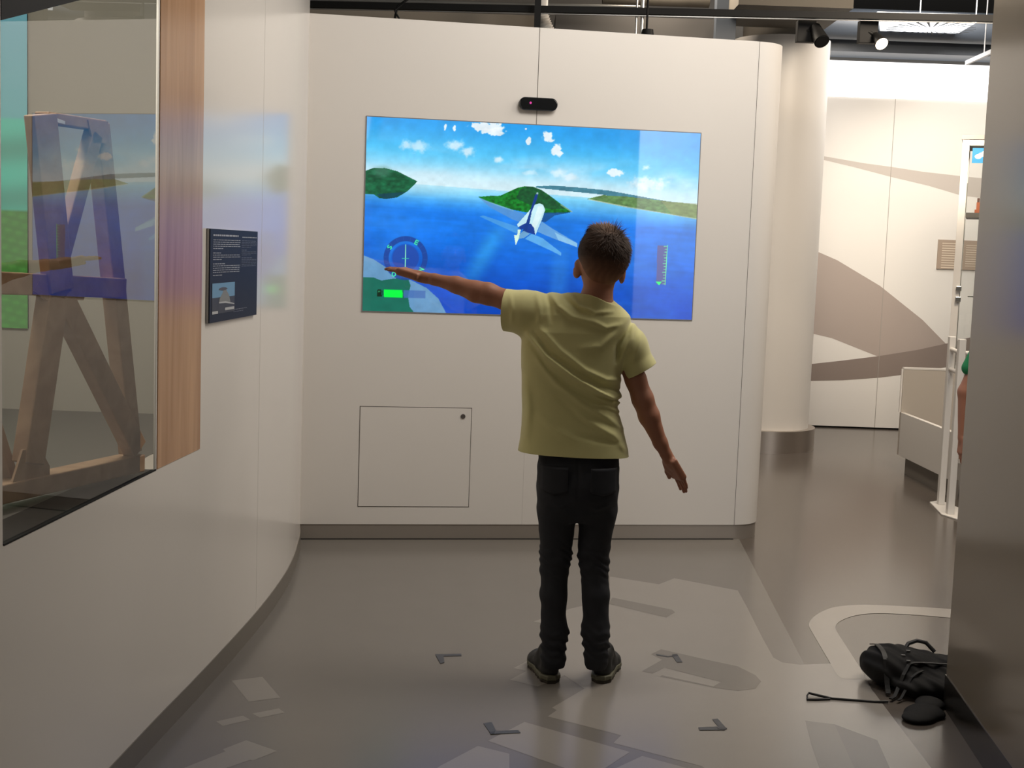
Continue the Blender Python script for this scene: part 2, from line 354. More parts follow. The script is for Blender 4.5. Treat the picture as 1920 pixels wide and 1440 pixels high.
beam('bottom_rail', (-60, 936), (254, 866), 38, .06)
beam('cross_rail', (-60, 528), (222, 540), 44, .05)
beam('top_rail', (78, 220), (188, 236), 22, .04)
beam('upright', (190, 232), (252, 850), 22, .04, .012)
beam('upright', (62, 214), (96, 545), 42, .03, -.02)
beam('upright', (92, 556), (46, 868), 36, .04, -.01)
beam('brace', (104, 556), (246, 842), 28, .035, -.012)
beam('brace', (170, 250), (108, 478), 20, .03, -.008)
beam('brace', (6, 790), (40, 900), 14, .03, .03)
gs = MB(); gs.prism([tp(*q)+tn*.02 for q in ((5, 905), (25, 842), (58, 838), (76, 872), (76, 900))], tn*.006); gs.build('gusset', M_PLY, tr)
gs = MB(); gs.prism([tp(*q)+tn*.018 for q in ((150, 225), (188, 228), (190, 268), (160, 268))], tn*.005); gs.build('gusset', M_PLY, tr)
gs = MB(); gs.prism([tp(*q)+tn*.02 for q in ((60, 520), (150, 525), (140, 562), (70, 562), (45, 545))], tn*.006); gs.build('gusset', M_PLY, tr)
lb = MB(); lb.prism([tp(*q)+tn*.03 for q in ((87, 222), (101, 227), (101, 233), (87, 229))], tn*.001); lb.build('paper_label', M_WHITE, tr)

# ---- back wall with its rounded end, panel joints
s_end = 2.137; rr = .165
def wplan(off=0., r=rr, s0=-.35):
    P = [wall(s, 0, off) for s in (s0, 0, .7, 1.4, s_end)]
    for k in range(1, 25):
        a = math.pi*k/24; P.append(wall(s_end+math.sin(a)*(r+off), 0, -r+math.cos(a)*(r+off)))
    return [(p[0], p[1]) for p in P]
bw = MB(); ring = wplan()+[tuple(wall(-.35, 0, -2*rr)[:2])]; zb, ztp = .074, 2.438
k = len(ring); bw.add([(p[0], p[1], zb) for p in ring]+[(p[0], p[1], ztp) for p in ring], [(i, (i+1) % k, k+(i+1) % k, k+i) for i in range(k)]+[tuple(range(k)), tuple(range(k, 2*k))[::-1]])
struct(bw.build('wall_back', M_WALLB, smooth=True))
bb = MB(); ring = wplan(-.004)+[tuple(wall(-.35, 0, -2*rr+.004)[:2])]; k = len(ring)
bb.add([(p[0], p[1], 0) for p in ring]+[(p[0], p[1], .073) for p in ring], [(i, (i+1) % k, k+(i+1) % k, k+i) for i in range(k)]+[tuple(range(k)), tuple(range(k, 2*k))[::-1]])
struct(bb.build('baseboard_back', mat('skirting_metal', (.36, .32, .28), .42, .5), smooth=True))
ds = MB()
for q in (WA,): ds.bar(wall(-.2, .002, -.003), wall(s_end, .002, -.003), .004, .006)
struct(ds.build('trim_2', M_BLACK))
axw = (WD, WN, np.array([0, 0, 1.]))
def wbox(mb, s0, s1, z0, z1, o0, o1, m=0): mb.box(wall((s0+s1)/2, (z0+z1)/2, (o0+o1)/2), (s1-s0)/2, abs(o1-o0)/2, (z1-z0)/2, axw, m)
sj = wpx(1012, 60)[0]; sc_top = wpx(1000, 236)[1]; hz = wpx(884, 951)
se = MB(); wbox(se, sj-.0013, sj+.0013, sc_top, ztp, -.001, .0008); struct(se.build('trim_3', M_SEAM)); se = MB(); wbox(se, sj-.0006, sj+.0006, zb, 1.087, -.001, .0003); struct(se.build('trim_7', mat('seam_pale', (.50, .465, .42), .6)))
se = MB(); wbox(se, s_end-.001, s_end+.001, zb, ztp, -.001, .0008); struct(se.build('trim_4', M_SEAM))

# ---- right foreground wall
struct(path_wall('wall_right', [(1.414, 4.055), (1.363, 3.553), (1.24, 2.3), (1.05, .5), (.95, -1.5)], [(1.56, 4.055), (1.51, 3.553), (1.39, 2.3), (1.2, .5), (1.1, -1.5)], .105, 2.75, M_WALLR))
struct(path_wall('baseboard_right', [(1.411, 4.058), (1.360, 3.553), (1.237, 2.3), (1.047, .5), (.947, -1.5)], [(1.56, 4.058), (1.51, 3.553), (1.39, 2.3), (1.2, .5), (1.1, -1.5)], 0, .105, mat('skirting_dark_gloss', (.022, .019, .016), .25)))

# ---- far wall with printed sweeping shapes; lamp wash on its upper band is emitted
YF = 11.0
def fw(x, y, o=0.):
    p = aty(x, y, YF); return (p[0], p[1]-o, p[2])
fa = MB(); zb2 = aty(1600, 800, YF)[2]; zl = 2.752; zt2 = 3.045
fa.box((3.4, YF+.05, (zb2+zl)/2), 1.9, .05, (zl-zb2)/2)
def fpr(pts, o, m): fa.poly([fw(x, y, o) for x, y in pts][::-1], m)
fpr([(1480, 288), (1545, 293), (1620, 306), (1672, 313), (1730, 322), (1800, 330), (1880, 338), (1900, 380), (1800, 366), (1740, 348), (1672, 332), (1600, 313), (1545, 300), (1480, 294)], .0008, 3)
fpr([(1480, 455), (1531, 471), (1570, 488), (1610, 512), (1650, 536), (1690, 568), (1730, 600), (1765, 636), (1775, 646), (1720, 656), (1645, 668), (1600, 650), (1560, 634), (1522, 625), (1480, 612)], .0008, 1)
fpr([(1480, 688), (1516, 683), (1580, 676), (1645, 668), (1720, 656), (1775, 644), (1860, 622), (1860, 672), (1775, 688), (1720, 699), (1650, 708), (1580, 713), (1516, 714), (1480, 714)], .0012, 2)
struct(fa.build('wall_far', [mat('far_wall_white', (.78, .75, .71), .5), M_SWA, M_SWB, M_SWC]))
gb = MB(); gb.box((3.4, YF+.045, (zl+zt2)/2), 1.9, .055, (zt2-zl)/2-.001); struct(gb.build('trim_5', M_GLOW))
fj = MB(); p1 = aty(1679, 183, YF); p2 = aty(1640, 800, YF); fj.box(((p1[0]+p2[0])/2, YF-.001, (zb2+zl)/2), .002, .003, (zl-zb2)/2); struct(fj.build('trim_6', mat('joint_far', (.35, .32, .29), .6)))
bf = MB(); bf.box((3.4, YF+.1, zb2/2), 1.9, .06, zb2/2); struct(bf.build('baseboard_far', M_BLACK))
vg = MB(); a = fl(1520, 800); 
for k in range(5): vg.bar((2.3, YF+.02, .018+.011*k), (3.0, YF+.02, .018+.011*k), .006, .02, m=0)
v_ = vg.build('floor_vent', M_BLUEG); tag(v_, 'low slatted metal vent under the far curved-print wall', 'vent')
# wall that closes the view behind the rear hall
cw = MB(); cw.box((-1.0, 11.4, 2.0), 3.2, .05, 2.0); struct(cw.build('wall_rear', M_CONC))
cw = MB(); cw.box((6.5, 6.3, 2.0), .05, 8.2, 2.0); struct(cw.build('wall_side', M_CONC))
cw = MB(); cw.box((3.85, -2.0, 1.9), 2.6, .05, 1.9); struct(cw.build('wall_front', M_WHITE))

# ---- round column
pc0 = fl(1423, 832); PC = np.array([pc0[0], 9.78, 0]); PC[0] = aty(1423, 840, 9.78)[0]
col = thing('round_column', 'thick white round column behind the end of the screen wall', 'column', tuple(PC))
c_ = MB(); c_.cyl(PC+(0, 0, .16), PC+(0, 0, 2.98), .352, n=64); c_.build('shaft', M_WHITE, col, smooth=True)
c_ = MB(); c_.cyl(PC, PC+(0, 0, .16), .402, n=64); c_.build('base_ring', M_METAL, col, smooth=True)['label'] = 'metal base ring'
c_ = MB(); c_.cyl(PC+(0, 0, 2.98), PC+(0, 0, 3.95), .28, n=48); c_.build('core', mat('core_dim', (.10, .09, .075), .8), col, smooth=True)

# ================================================================== SCREEN
s0, zt_ = .2675, 1.988; s1, zb_ = 1.864, 1.092
scr = thing('wall_screen', 'large flush wall screen showing a plane flying over blue sea', 'screen', tuple(wall((s0+s1)/2, zb_, 0)))
NX, NY = 760, 427
S, Zg = np.meshgrid(np.linspace(s0, s1, NX), np.linspace(zb_, zt_, NY))
P3 = WA+WD*S[..., None]+WN*.004; P3[..., 2] = Zg
v = P3-CAM; kk = v@fwd; X = 960+F_PX*(v@RT)/kk; Y = 720-F_PX*(v@UP)/kk
def vnoise(x, y, seed):
    r = np.random.default_rng(seed).random((64, 64)); xi = np.floor(x).astype(int); yi = np.floor(y).astype(int); fx = x-xi; fy = y-yi
    fx = fx*fx*(3-2*fx); fy = fy*fy*(3-2*fy); g_ = lambda a, b: r[a % 64, b % 64]
    return (g_(xi, yi)*(1-fx)+g_(xi+1, yi)*fx)*(1-fy)+(g_(xi, yi+1)*(1-fx)+g_(xi+1, yi+1)*fx)*fy
def fbm(x, y, seed, o=4): return sum(vnoise(x*2**i, y*2**i, seed+i)/2**i for i in range(o))/sum(1/2**i for i in range(o))
def inpoly(pts):
    m = np.zeros(X.shape, bool); n = len(pts)
    for i in range(n):
        x1, y1 = pts[i]; x2, y2 = pts[(i+1) % n]
        if y1 == y2: continue
        c = ((y1 > Y) != (y2 > Y)) & (X < (x2-x1)*(Y-y1)/(y2-y1)+x1); m ^= c
    return m
def seg(a, b):
    a = np.array(a, float); d = np.array(b, float)-a; t = np.clip(((X-a[0])*d[0]+(Y-a[1])*d[1])/(d@d), 0, 1)
    return np.hypot(X-a[0]-d[0]*t, Y-a[1]-d[1]*t)
def sm(a, b, x): t = np.clip((x-a)/(b-a), 0, 1); return t*t*(3-2*t)
img = np.zeros(X.shape+(3,))
def A(r, g_, b): return np.array([r, g_, b], float)
def mix(mask, c, al=1.):
    global img; m_ = (np.asarray(mask, float)*al)[..., None]; img = img*(1-m_)+np.asarray(c, float)*m_
hor = 338+.075*(X-686)+ .000006*(X-686)**2           # tilted horizon
t = np.clip((hor-Y)/115, 0, 1.2)[..., None]
sky = A(215, 242, 250)*(1-sm(0, .62, t))+A(88, 200, 250)*sm(0, .62, t); sky = sky*(1-sm(.45, 1.1, t))+A(40, 160, 238)*sm(.45, 1.1, t)
sky = sky*(1-.16*sm(.75, 1.05, (X-686)/620)[..., None]) + A(60, 140, 225)*.16*sm(.75, 1.05, (X-686)/620)[..., None]
img = sky
mix(sm(40, 5, hor-Y)*sm(-2, 6, hor-Y), A(215, 240, 250), .55)
cl = sm(.42, .85, fbm(X/90+3, Y/30+1, 7))*sm(0, 25, hor-Y)*sm(90, 30, hor-Y); mix(cl, A(225, 242, 252), .55)
def blob(cx, cy, rx, ry, seed, al=.95, col=(240, 248, 252)):
    q = np.hypot((X-cx)/rx, (Y-cy)/ry)+(fbm(X/7+seed, Y/6, seed)-.5)*1.2; mix(sm(1.05, .75, q) if al > .8 else sm(1.35, .25, q), A(*col), al if al > .8 else min(1, al*1.25))
for a in ((910, 238, 34, 10, 1), (928, 247, 22, 8, 2), (1028, 257, 11, 11, 3), (1045, 282, 10, 13, 4), (991, 265, 5, 8, 5), (835, 238, 3, 6, 8), (852, 240, 3, 6, 9), (986, 242, 2, 2, 6), (1153, 323, 14, 8, 11, .9), (1212, 314, 8, 6, 12, .6),
          (853, 272, 16, 10, 13, .6), (785, 275, 18, 12, 14, .5), (877, 285, 14, 9, 15, .6), (935, 299, 9, 6, 16, .6), (1045, 325, 16, 8, 17, .5), (1070, 332, 14, 7, 18, .5), (1215, 345, 34, 14, 19, .6), (760, 272, 10, 9, 20, .5), (995, 324, 12, 6, 21, .4)): blob(*a)
# sea
sd = np.clip((Y-hor)/230, 0, 1)[..., None]; sea = A(125, 212, 248)*(1-sm(0, .24, sd))+A(22, 122, 232)*sm(0, .24, sd); sea = sea*(1-sm(.25, 1, sd))+A(0, 70, 186)*sm(.25, 1, sd)
wv = fbm(X/60+Y/90, (Y-hor)/6, 31)[..., None]; sea = sea*(1+.16*(wv-.5)*(1-.4*sd))
big = fbm(X/70, Y/55, 41)[..., None]; sea = sea*(1+.22*(big-.5)); sm2 = (sm(.45, .8, fbm(X/120+9, Y/60+4, 91))*sm(360, 420, Y)*.35)[..., None]; sea = sea*(1-sm2)+A(70, 145, 235)*sm2
st2 = (sm(26, 4, np.abs(X-1052-(Y-470)*-.08))*sm(430, 500, Y)*.30)[..., None]; sea = sea*(1-st2)+A(80, 165, 245)*st2
lt_ = (sm(.35, .0, np.abs((X-940-(Y-420)*-.55)/90))*sm(400, 470, Y)*sm(590, 480, Y))[..., None]*.6; sea = sea+A(40, 60, 20)*lt_
m = (Y > hor)[..., None]; img = np.where(m, sea, img)
haze = sm(30, 0, np.abs(Y-hor))*sm(1100, 700, X); mix(haze*(Y > hor), A(195, 236, 250), .8); haze = sm(8, 0, np.abs(Y-hor)); mix(haze*(Y > hor), A(190, 235, 250), .5)
# far shore right
g1 = fbm(X/9, Y/5, 51)[..., None]
mm = inpoly([(1005, 349), (1040, 348), (1090, 352), (1140, 357), (1200, 368), (1310, 388), (1310, 398), (1200, 378), (1130, 365), (1060, 358), (1005, 352)]); img = np.where(mm[..., None], A(70, 130, 150)*(.85+.3*g1), img)
mm = inpoly([(1100, 373), (1130, 366), (1170, 368), (1240, 376), (1310, 384), (1310, 412), (1240, 399), (1170, 388)]); img = np.where(mm[..., None], A(95, 135, 80)*(.7+.6*g1), img)
mix(sm(1.6, .4, seg((1105, 374), (1175, 388))), A(200, 215, 200), .7); mix(sm(1.6, .4, seg((1175, 388), (1310, 411))), A(190, 205, 200), .6)
mm = inpoly([(1240, 377), (1310, 382), (1310, 409), (1260, 402)]); mix(mm, A(150, 150, 90), .45)
# left island
mm = inpoly([(680, 322), (700, 315), (722, 315), (745, 321), (783, 340), (765, 358), (745, 370), (725, 373), (712, 372), (700, 364), (680, 364)]); img = np.where(mm[..., None], A(25, 100, 65)*(.6+.7*g1), img)
mix(inpoly([(705, 364), (760, 360), (740, 371), (720, 373)]), A(15, 60, 90), .7); mix(sm(16, 4, np.hypot((X-716)/1.6, Y-322)), A(90, 140, 120), .5)
# middle island
mm = inpoly([(896, 369), (920, 367), (938, 367), (955, 359), (970, 352), (985, 349), (1000, 350), (1015, 356), (1030, 366), (1050, 381), (1066, 392), (1072, 397), (1058, 400), (1040, 400), (1010, 399), (985, 398), (960, 393), (930, 383), (905, 374)])
g2 = fbm(X/5, Y/4, 61)[..., None]; img = np.where(mm[..., None], A(20, 120, 40)*(.5+.9*g2), img)
mix(mm & inpoly([(968, 372), (975, 355), (990, 349), (1012, 354), (1032, 368), (1062, 392), (1030, 392), (995, 385)]), A(25, 62, 55), .55)
mix(inpoly([(985, 399), (1072, 398), (1040, 404), (1022, 417), (1000, 412)]), A(15, 70, 130), .75)
mix(sm(2, .6, seg((905, 375), (962, 395))), A(170, 210, 200), .5); mix(sm(2, .6, seg((1052, 384), (1072, 397))), A(180, 190, 180), .6)
# aeroplane
def pl(pts, c, al=1.): mix(inpoly([(860+a/7.385, 330+b/7.385) for a, b in pts]), A(*c), al)
pl([(270, 290), (560, 420), (900, 520), (960, 560), (860, 640), (740, 600), (430, 430)], (95, 150, 210), .75)
pl([(1150, 630), (1300, 730), (1640, 930), (1640, 985), (1380, 890), (1200, 820), (1090, 770)], (120, 175, 225), .8)
pl([(1330, 780), (1640, 930), (1640, 985), (1380, 890)], (150, 205, 240), .8)
pl([(290, 560), (340, 545), (820, 705), (810, 800), (700, 750)], (85, 165, 230), .75)
pl([(920, 870), (1010, 800), (1160, 860), (1418, 1060), (1418, 1105), (1250, 1020)], (110, 185, 238), .8)
pl([(810, 670), (960, 500), (1050, 400), (1120, 378), (1170, 400), (1197, 470), (1150, 610), (1065, 815), (1000, 700), (900, 740), (820, 700)], (195, 235, 245))
pl([(1100, 420), (1160, 420), (1180, 480), (1060, 740), (1010, 690)], (228, 248, 250), .7)
pl([(835, 700), (930, 650), (1000, 660), (1045, 720), (1060, 815), (985, 790), (940, 800), (900, 740), (850, 740)], (22, 62, 150))
pl([(1062, 255), (1100, 250), (1080, 330), (1010, 500), (985, 640), (930, 790), (870, 800), (930, 660), (990, 480)], (18, 60, 140))
pl([(820, 740), (860, 745), (830, 870), (790, 960), (768, 820), (810, 820)], (215, 245, 225)); pl([(850, 800), (900, 760), (990, 800), (900, 860), (830, 870)], (120, 175, 215), .9)
mix(sm(2.6, 1.2, np.hypot(X-1007.5, Y-362.5)), A(170, 200, 215), .9)
# coast bottom left
gc = fbm(X/14, Y/12, 71)
mix(inpoly([(680, 478), (700, 486), (730, 505), (760, 520), (800, 540), (822, 560), (838, 590), (838, 600), (675, 600)]), A(120, 165, 195), .85)
mix(inpoly([(680, 520), (700, 520), (715, 526), (740, 522), (765, 522), (770, 535), (765, 555), (768, 575), (775, 584), (770, 600), (675, 600)]), A(20, 105, 85), .95)
img *= (1+.12*(gc-.5))[..., None]
# instruments
def ring(cx, cy, r0, r1): q = np.hypot(X-cx, Y-cy); return sm(.8, -.3, np.abs(q-(r0+r1)/2)-(r1-r0)/2)
cx, cy = 760.5, 484
mix(ring(cx, cy, 32, 41), A(30, 66, 150), .85); mix(ring(cx, cy, 0, 25), A(38, 72, 165), .8); mix(ring(cx, cy, 25, 26.5), A(20, 90, 200), .9)
GR = (70, 240, 175)
mix(sm(1.1, .4, seg((760.5, 459), (759.8, 510))), A(150, 250, 200)); mix(sm(1., .4, seg((754, 484.5), (766, 484.8))), A(60, 200, 170))
for a in range(0, 360, 20): 
    ca, sa = math.cos(math.radians(a+4)), math.sin(math.radians(a+4)); mix(sm(.8, .2, seg((cx+34*ca, cy+34*sa), (cx+40*ca, cy+40*sa))), A(50, 95, 175), .6)
def strokes(px_, py_, size, ang, pls):
    ca, sa = math.cos(ang), math.sin(ang)
    for l in pls:
        q = [(px_+size*(u*ca-v_*sa), py_+size*(u*sa+v_*ca)) for u, v_ in l]
        for a, b in zip(q[:-1], q[1:]): mix(sm(1.25, .5, seg(a, b)), A(*GR))
strokes(730.5, 463.5, 3.6, -1.0, [[(.7, -.9), (0, -1.1), (-.7, -.6), (0, 0), (.7, .5), (.1, 1.1), (-.7, .9)]])
strokes(781, 454.5, 3.4, .45, [[(.8, -1.1), (-.7, -1.1), (-.7, 1.1), (.8, 1.1)], [(-.7, 0), (.6, 0)]])
strokes(790, 506, 3.6, 2.0, [[(-.7, 1.1), (-.7, -1.1), (.7, 1.1), (.7, -1.1)]])
strokes(738.5, 514, 3.6, .1, [[(math.sin(a)*.9, math.cos(a)*1.1) for a in np.linspace(0, 2*math.pi, 11)]])
mix(inpoly([(719.5, 543), (754.5, 543.8), (755, 558), (720, 557)]), A(0, 250, 70)); mix(inpoly([(757, 544), (798, 544.8), (797.5, 559), (757, 558)]), A(70, 110, 180), .8)
mix(inpoly([(707, 543), (715, 542.5), (716, 556), (707, 556)]), A(15, 40, 25)); mix(sm(1, .4, seg((717, 545), (718, 553))), A(15, 50, 30)); mix(inpoly([(709, 545), (713, 545), (713, 548), (709, 548)]), A(40, 120, 80))
mix(inpoly([(1233, 460), (1251.5, 460.5), (1248.5, 534), (1230, 533)]), A(95, 90, 150), .9)
mix(sm(1., .3, seg((1251.5, 460), (1247, 534))), A(110, 240, 170))
for k in range(14):
    y = 462+k*5.4; xr = 1251.3-(y-460)*.061; mix(sm(.9, .3, seg((xr-(6 if k % 3 == 0 else 4), y), (xr, y))), A(110, 240, 170), .9)
mix(inpoly([(1229, 528), (1241, 528), (1236, 535)]), A(40, 245, 130))
img = np.clip(img, 0, 255)/255; L = np.where(img <= .04045, img/12.92, ((img+.055)/1.055)**2.4)
idx = np.arange(NX*NY).reshape(NY, NX); faces = np.stack([idx[:-1, :-1], idx[:-1, 1:], idx[1:, 1:], idx[1:, :-1]], -1).reshape(-1, 4)
me = bpy.data.meshes.new('screen_image'); me.vertices.add(NX*NY); me.vertices.foreach_set('co', P3.reshape(-1).astype(np.float32))
me.loops.add(faces.size); me.loops.foreach_set('vertex_index', faces.ravel().astype(np.int32)); me.polygons.add(len(faces)); me.polygons.foreach_set('loop_start', np.arange(0, faces.size, 4, dtype=np.int32))
me.update(calc_edges=True); me.materials.append(attr_emit('screen_light', .03, 1.0, .5, 1.8)); so = bpy.data.objects.new('screen_image', me); COL.objects.link(so); link(so, scr)
setcol(so, np.concatenate([L.reshape(-1, 3), np.ones((NX*NY, 1))], 1))
bz = MB()
for (a, b, c, d) in ((s0-.004, s1+.004, zt_, zt_+.004), (s0-.004, s1+.004, zb_-.004, zb_), (s0-.004, s0, zb_, zt_), (s1, s1+.004, zb_, zt_)): wbox(bz, a, b, c, d, -.001, .0045)
bz.build('bezel', mat('bezel_grey', (.20, .20, .21), .4), scr)
bk = MB(); wbox(bk, s0, s1, zb_, zt_, .0005, .0025); bk.build('panel_body', M_BLACK, scr)

# ---- depth camera above the screen
sx, szc = wpx(1008, 196); dc = thing('camera_bar', 'black pill-shaped sensor camera mounted above the wall screen', 'camera', tuple(wall(sx, szc, 0)))
m_ = MB(); ring = [];  hw, hh = .062, .0295
for k in range(40):
    a = 2*math.pi*k/40; cxx = hw if math.cos(a) > 0 else -hw; ring.append(wall(sx+cxx+hh*math.cos(a), szc+hh*math.sin(a), .002))
m_.prism(ring, WN*.028); m_.build('housing', M_BLACKG, dc, smooth=True, bevel=.006)
m_ = MB(); m_.cyl(wall(sx-.0385, szc+.003, .0295), wall(sx-.0385, szc+.003, .0312), .0055, n=20); m_.build('lens', mat('led_pink', (.2, .02, .1), .3, emit=(.7, .05, .35), es=.8), dc)['label'] = 'glowing pink lens'
for dx in (-.062, .005, .035):
    m_ = MB(); m_.cyl(wall(sx+dx, szc, .0295), wall(sx+dx, szc, .031), .009, n=24); m_.build('lens', M_BLACKG, dc)

# ---- hatch
h0, h1, hz0, hz1 = .2665, .800, .159, .6415
ha = thing('access_hatch', 'square white access hatch with a round lock in the wall below the screen', 'hatch', tuple(wall((h0+h1)/2, hz0, 0)))
m_ = MB(); wbox(m_, h0+.003, h1-.003, hz0+.003, hz1-.003, .0003, .0022); m_.build('door', M_WALLB, ha)
m_ = MB()
for (a, b, c, d) in ((h0, h1, hz1-.003, hz1), (h0, h1, hz0, hz0+.003), (h0, h0+.003, hz0, hz1), (h1-.003, h1, hz0, hz1)): wbox(m_, a, b, c, d, .0003, .0012)
m_.build('gap', M_SEAM, ha)
lx, lz = wpx(868, 780.5); m_ = MB(); m_.cyl(wall(lx, lz, .001), wall(lx, lz, .006), .0112, n=24); m_.build('lock', mat('lock_metal', (.16, .14, .13), .35, .6), ha, smooth=True)

# ---- information sign on the left wall
def lws(Y_, Z_, o=0.): return np.array([lwx(Y_)+o, Y_, Z_])
ya, yb, za, zc = 3.935, 4.49, 1.148, 1.431
ya = 3.93
isg = thing('information_sign', 'dark blue information board with white text and tower photo on left wall', 'sign', tuple(lws((ya+yb)/2, za)))
tA = lws(ya, 0); tB = lws(yb, 0); tdir = (tB-tA)/np.linalg.norm(tB-tA); tnn = np.array([tdir[1], -tdir[0], 0]); WL = np.linalg.norm(tB-tA)
def sg(u, v_, o): return tA+tdir*(u*WL)+tnn*o+np.array([0, 0, za+(zc-za)*v_])
def sgb(mb, u0, u1, v0, v1, o, m=0): mb.poly([sg(u0, v0, o), sg(u1, v0, o), sg(u1, v1, o), sg(u0, v1, o)], m)
m_ = MB(); m_.prism([sg(0, 0, .002), sg(1, 0, .002), sg(1, 1, .002), sg(0, 1, .002)], tnn*.010); m_.build('board', [mat('sign_navy', (.020, .024, .036), .55, spec=.25)], isg)
m_ = MB(); m_.prism([sg(-.004, -.003, .001), sg(1.004, -.003, .001), sg(1.004, 1.003, .001), sg(-.004, 1.003, .001)], tnn*.007); m_.build('edge', [mat('sign_edge', (.45, .44, .42), .5)], isg)
m_ = MB(); TXT = [mat('text_white', (.42, .43, .46), .6), mat('text_grey', (.22, .23, .27), .6)]
def words(u0, u1, v_, h_, m=0):
    u = u0
    while u < u1-.01:
        L_ = random.uniform(.02, .07); e = min(u+L_, u1); sgb(m_, u, e, v_-h_/2, v_+h_/2, .0128, m); u = e+.009
words(.05, .56, .935, .018); words(.64, .97, .925, .010)
for v_ in (.885, .862, .839, .817): words(.05, .60, v_, .007)
words(.05, .26, .793, .007); words(.05, .20, .745, .008)
for v_ in (.722, .70): words(.05, .60, v_, .007)
words(.05, .22, .675, .007); words(.05, .28, .628, .008)
for v_ in (.606, .583, .56, .537): words(.05, .60, v_, .007)
words(.05, .24, .505, .007)
m_.build('text_block', TXT, isg); m_ = MB()
for v_ in (.885, .867, .849, .831): words(.63, .97, v_, .004, 1)
words(.63, .84, .812, .004, 1); words(.63, .74, .778, .005, 1)
for v_ in (.758, .742): words(.63, .97, v_, .004, 1)
words(.63, .83, .722, .004, 1); words(.63, .86, .688, .005, 1)
for v_ in (.668, .65, .632, .614, .595): words(.63, .97, v_, .004, 1)
m_.build('text_block', TXT, isg); m_ = MB()
words(.47, .76, .107, .006, 1); words(.47, .68, .082, .005, 1)
m_.build('caption', TXT, isg)
m_ = MB(); sgb(m_, .04, .49, .09, .42, .0128, 0); sgb(m_, .04, .49, .265, .42, .0131, 1)
m_.poly([sg(u, v_, .0134) for u, v_ in ((.17, .20), (.40, .20), (.37, .28), (.32, .33), (.31, .355), (.26, .355), (.24, .31), (.18, .25))], 2)
m_.poly([sg(u, v_, .0136) for u, v_ in ((.16, .345), (.24, .335), (.30, .34), (.34, .355), (.30, .368), (.24, .373), (.18, .365))], 3)
m_.poly([sg(u, v_, .0136) for u, v_ in ((.17, .215), (.30, .215), (.48, .18), (.48, .17), (.30, .195), (.17, .20))], 4); sgb(m_, .29, .48, .115, .145, .0136, 4)
sgb(m_, .04, .15, .09, .12, .0136, 4)
m_.build('photo', [mat('photo_dark', (.05, .05, .048), .5), mat('photo_sky', (.17, .33, .48), .5), mat('photo_stone', (.24, .24, .21), .5), mat('photo_shade', (.10, .09, .08), .5), mat('photo_white', (.5, .5, .48), .5)], isg)

# ================================================================== TAPE MARKS
def tape(label, quads):
    o = thing('tape_mark', label, 'tape', tuple(fl(*quads[0][0])), 'grey tape corner marks on the floor')
    for i, q in enumerate(quads):
        m_ = MB(); m_.prism([fl(*p)+np.array([0, 0, .0018+.0004*i]) for p in q], (0, 0, .0004)); m_.build('tape_strip', M_TAPE if i < 2 else M_TAPEK, o)
tape('grey L-shaped floor tape left of the boy, further from the camera', [Z6((278, 546), (395, 544), (397, 553), (283, 556)), Z6((281, 552), (315, 552), (320, 583), (302, 589))])
tape('grey L-shaped floor tape at lower left, closer to the camera than the boy', [Z6((495, 857), (532, 852), (553, 892), (530, 907)), Z6((530, 893), (652, 889), (663, 901), (528, 907)), Z6((525, 899), (548, 893), (542, 906), (527, 907))])
tape('grey L-shaped floor tape right of the boy on the dark rounded floor shape', [Z6((1272, 545), (1300, 549), (1325, 555), (1368, 547), (1370, 554), (1325, 559), (1275, 551)), Z6((1343, 551), (1370, 551), (1391, 582), (1366, 583)), Z6((1345, 547), (1368, 547), (1371, 554), (1348, 557))])
tape('grey L-shaped floor tape at lower right, closest to the black backpack', [Z6((1524, 839), (1550, 837), (1592, 883), (1562, 884)), Z6((1462, 876), (1560, 872), (1575, 888), (1468, 889)), Z6((1545, 878), (1592, 880), (1580, 889), (1560, 887))])

# ================================================================== FAR FURNITURE
# open white box barrier
A0 = fl(1682, 886); B0 = fl(1757, 926)
pn = thing('display_plinth', 'low open white box plinth with tall grey rear panel beyond the column', 'plinth', tuple(A0))
dAB = (B0-A0)/np.linalg.norm(B0-A0); nAB = np.cross(dAB, (0, 0, 1)); 
if nAB[0] > 0: nAB = -nAB
zA = aty(1684, 773, A0[1])[2]; zLo = aty(1680, 853, A0[1])[2]; zTall = aty(1688, 692, A0[1])[2]
E0 = A0+dAB*(np.linalg.norm(B0-A0)+.18)
m_ = MB(); up = np.array([0, 0, 1.])
m_.prism([A0+up*zLo, E0+up*zLo, E0+up*zA, A0+up*zA], -nAB*.03); m_.build('front_panel', M_WHITE, pn, bevel=.002)
m_ = MB(); m_.prism([A0+up*0-nAB*.04+dAB*.03, E0-nAB*.04, E0-nAB*.04+up*zLo, A0-nAB*.04+up*zLo+dAB*.03], -nAB*.02); m_.build('plinth_base', M_BASEDK, pn)
rx = np.array([1., .02, 0])
m_ = MB(); m_.prism([A0+up*zLo, A0+rx*.5+up*zLo, A0+rx*.5+up*zTall, A0+up*zTall], (0, .03, 0)); m_.build('rear_panel', mat('panel_grey', (.52, .47, .41), .5), pn)
m_ = MB(); m_.bar(A0+up*(zTall+.006)+(0, .015, 0), A0+rx*.5+up*(zTall+.006)+(0, .015, 0), .012, .034); m_.bar(A0+up*zA+(.006, .015, 0), A0+up*zTall+(.006, .015, 0), .012, .034, (0, 1, 0)); m_.build('rim', M_WHITE, pn)
m_ = MB(); m_.poly([A0+up*(zA-.16), E0+up*(zA-.16), E0+rx*.35+up*(zA-.16), A0+rx*.48+up*(zA-.16)]); m_.build('tray', mat('tray_brown', (.17, .14, .11), .6), pn)

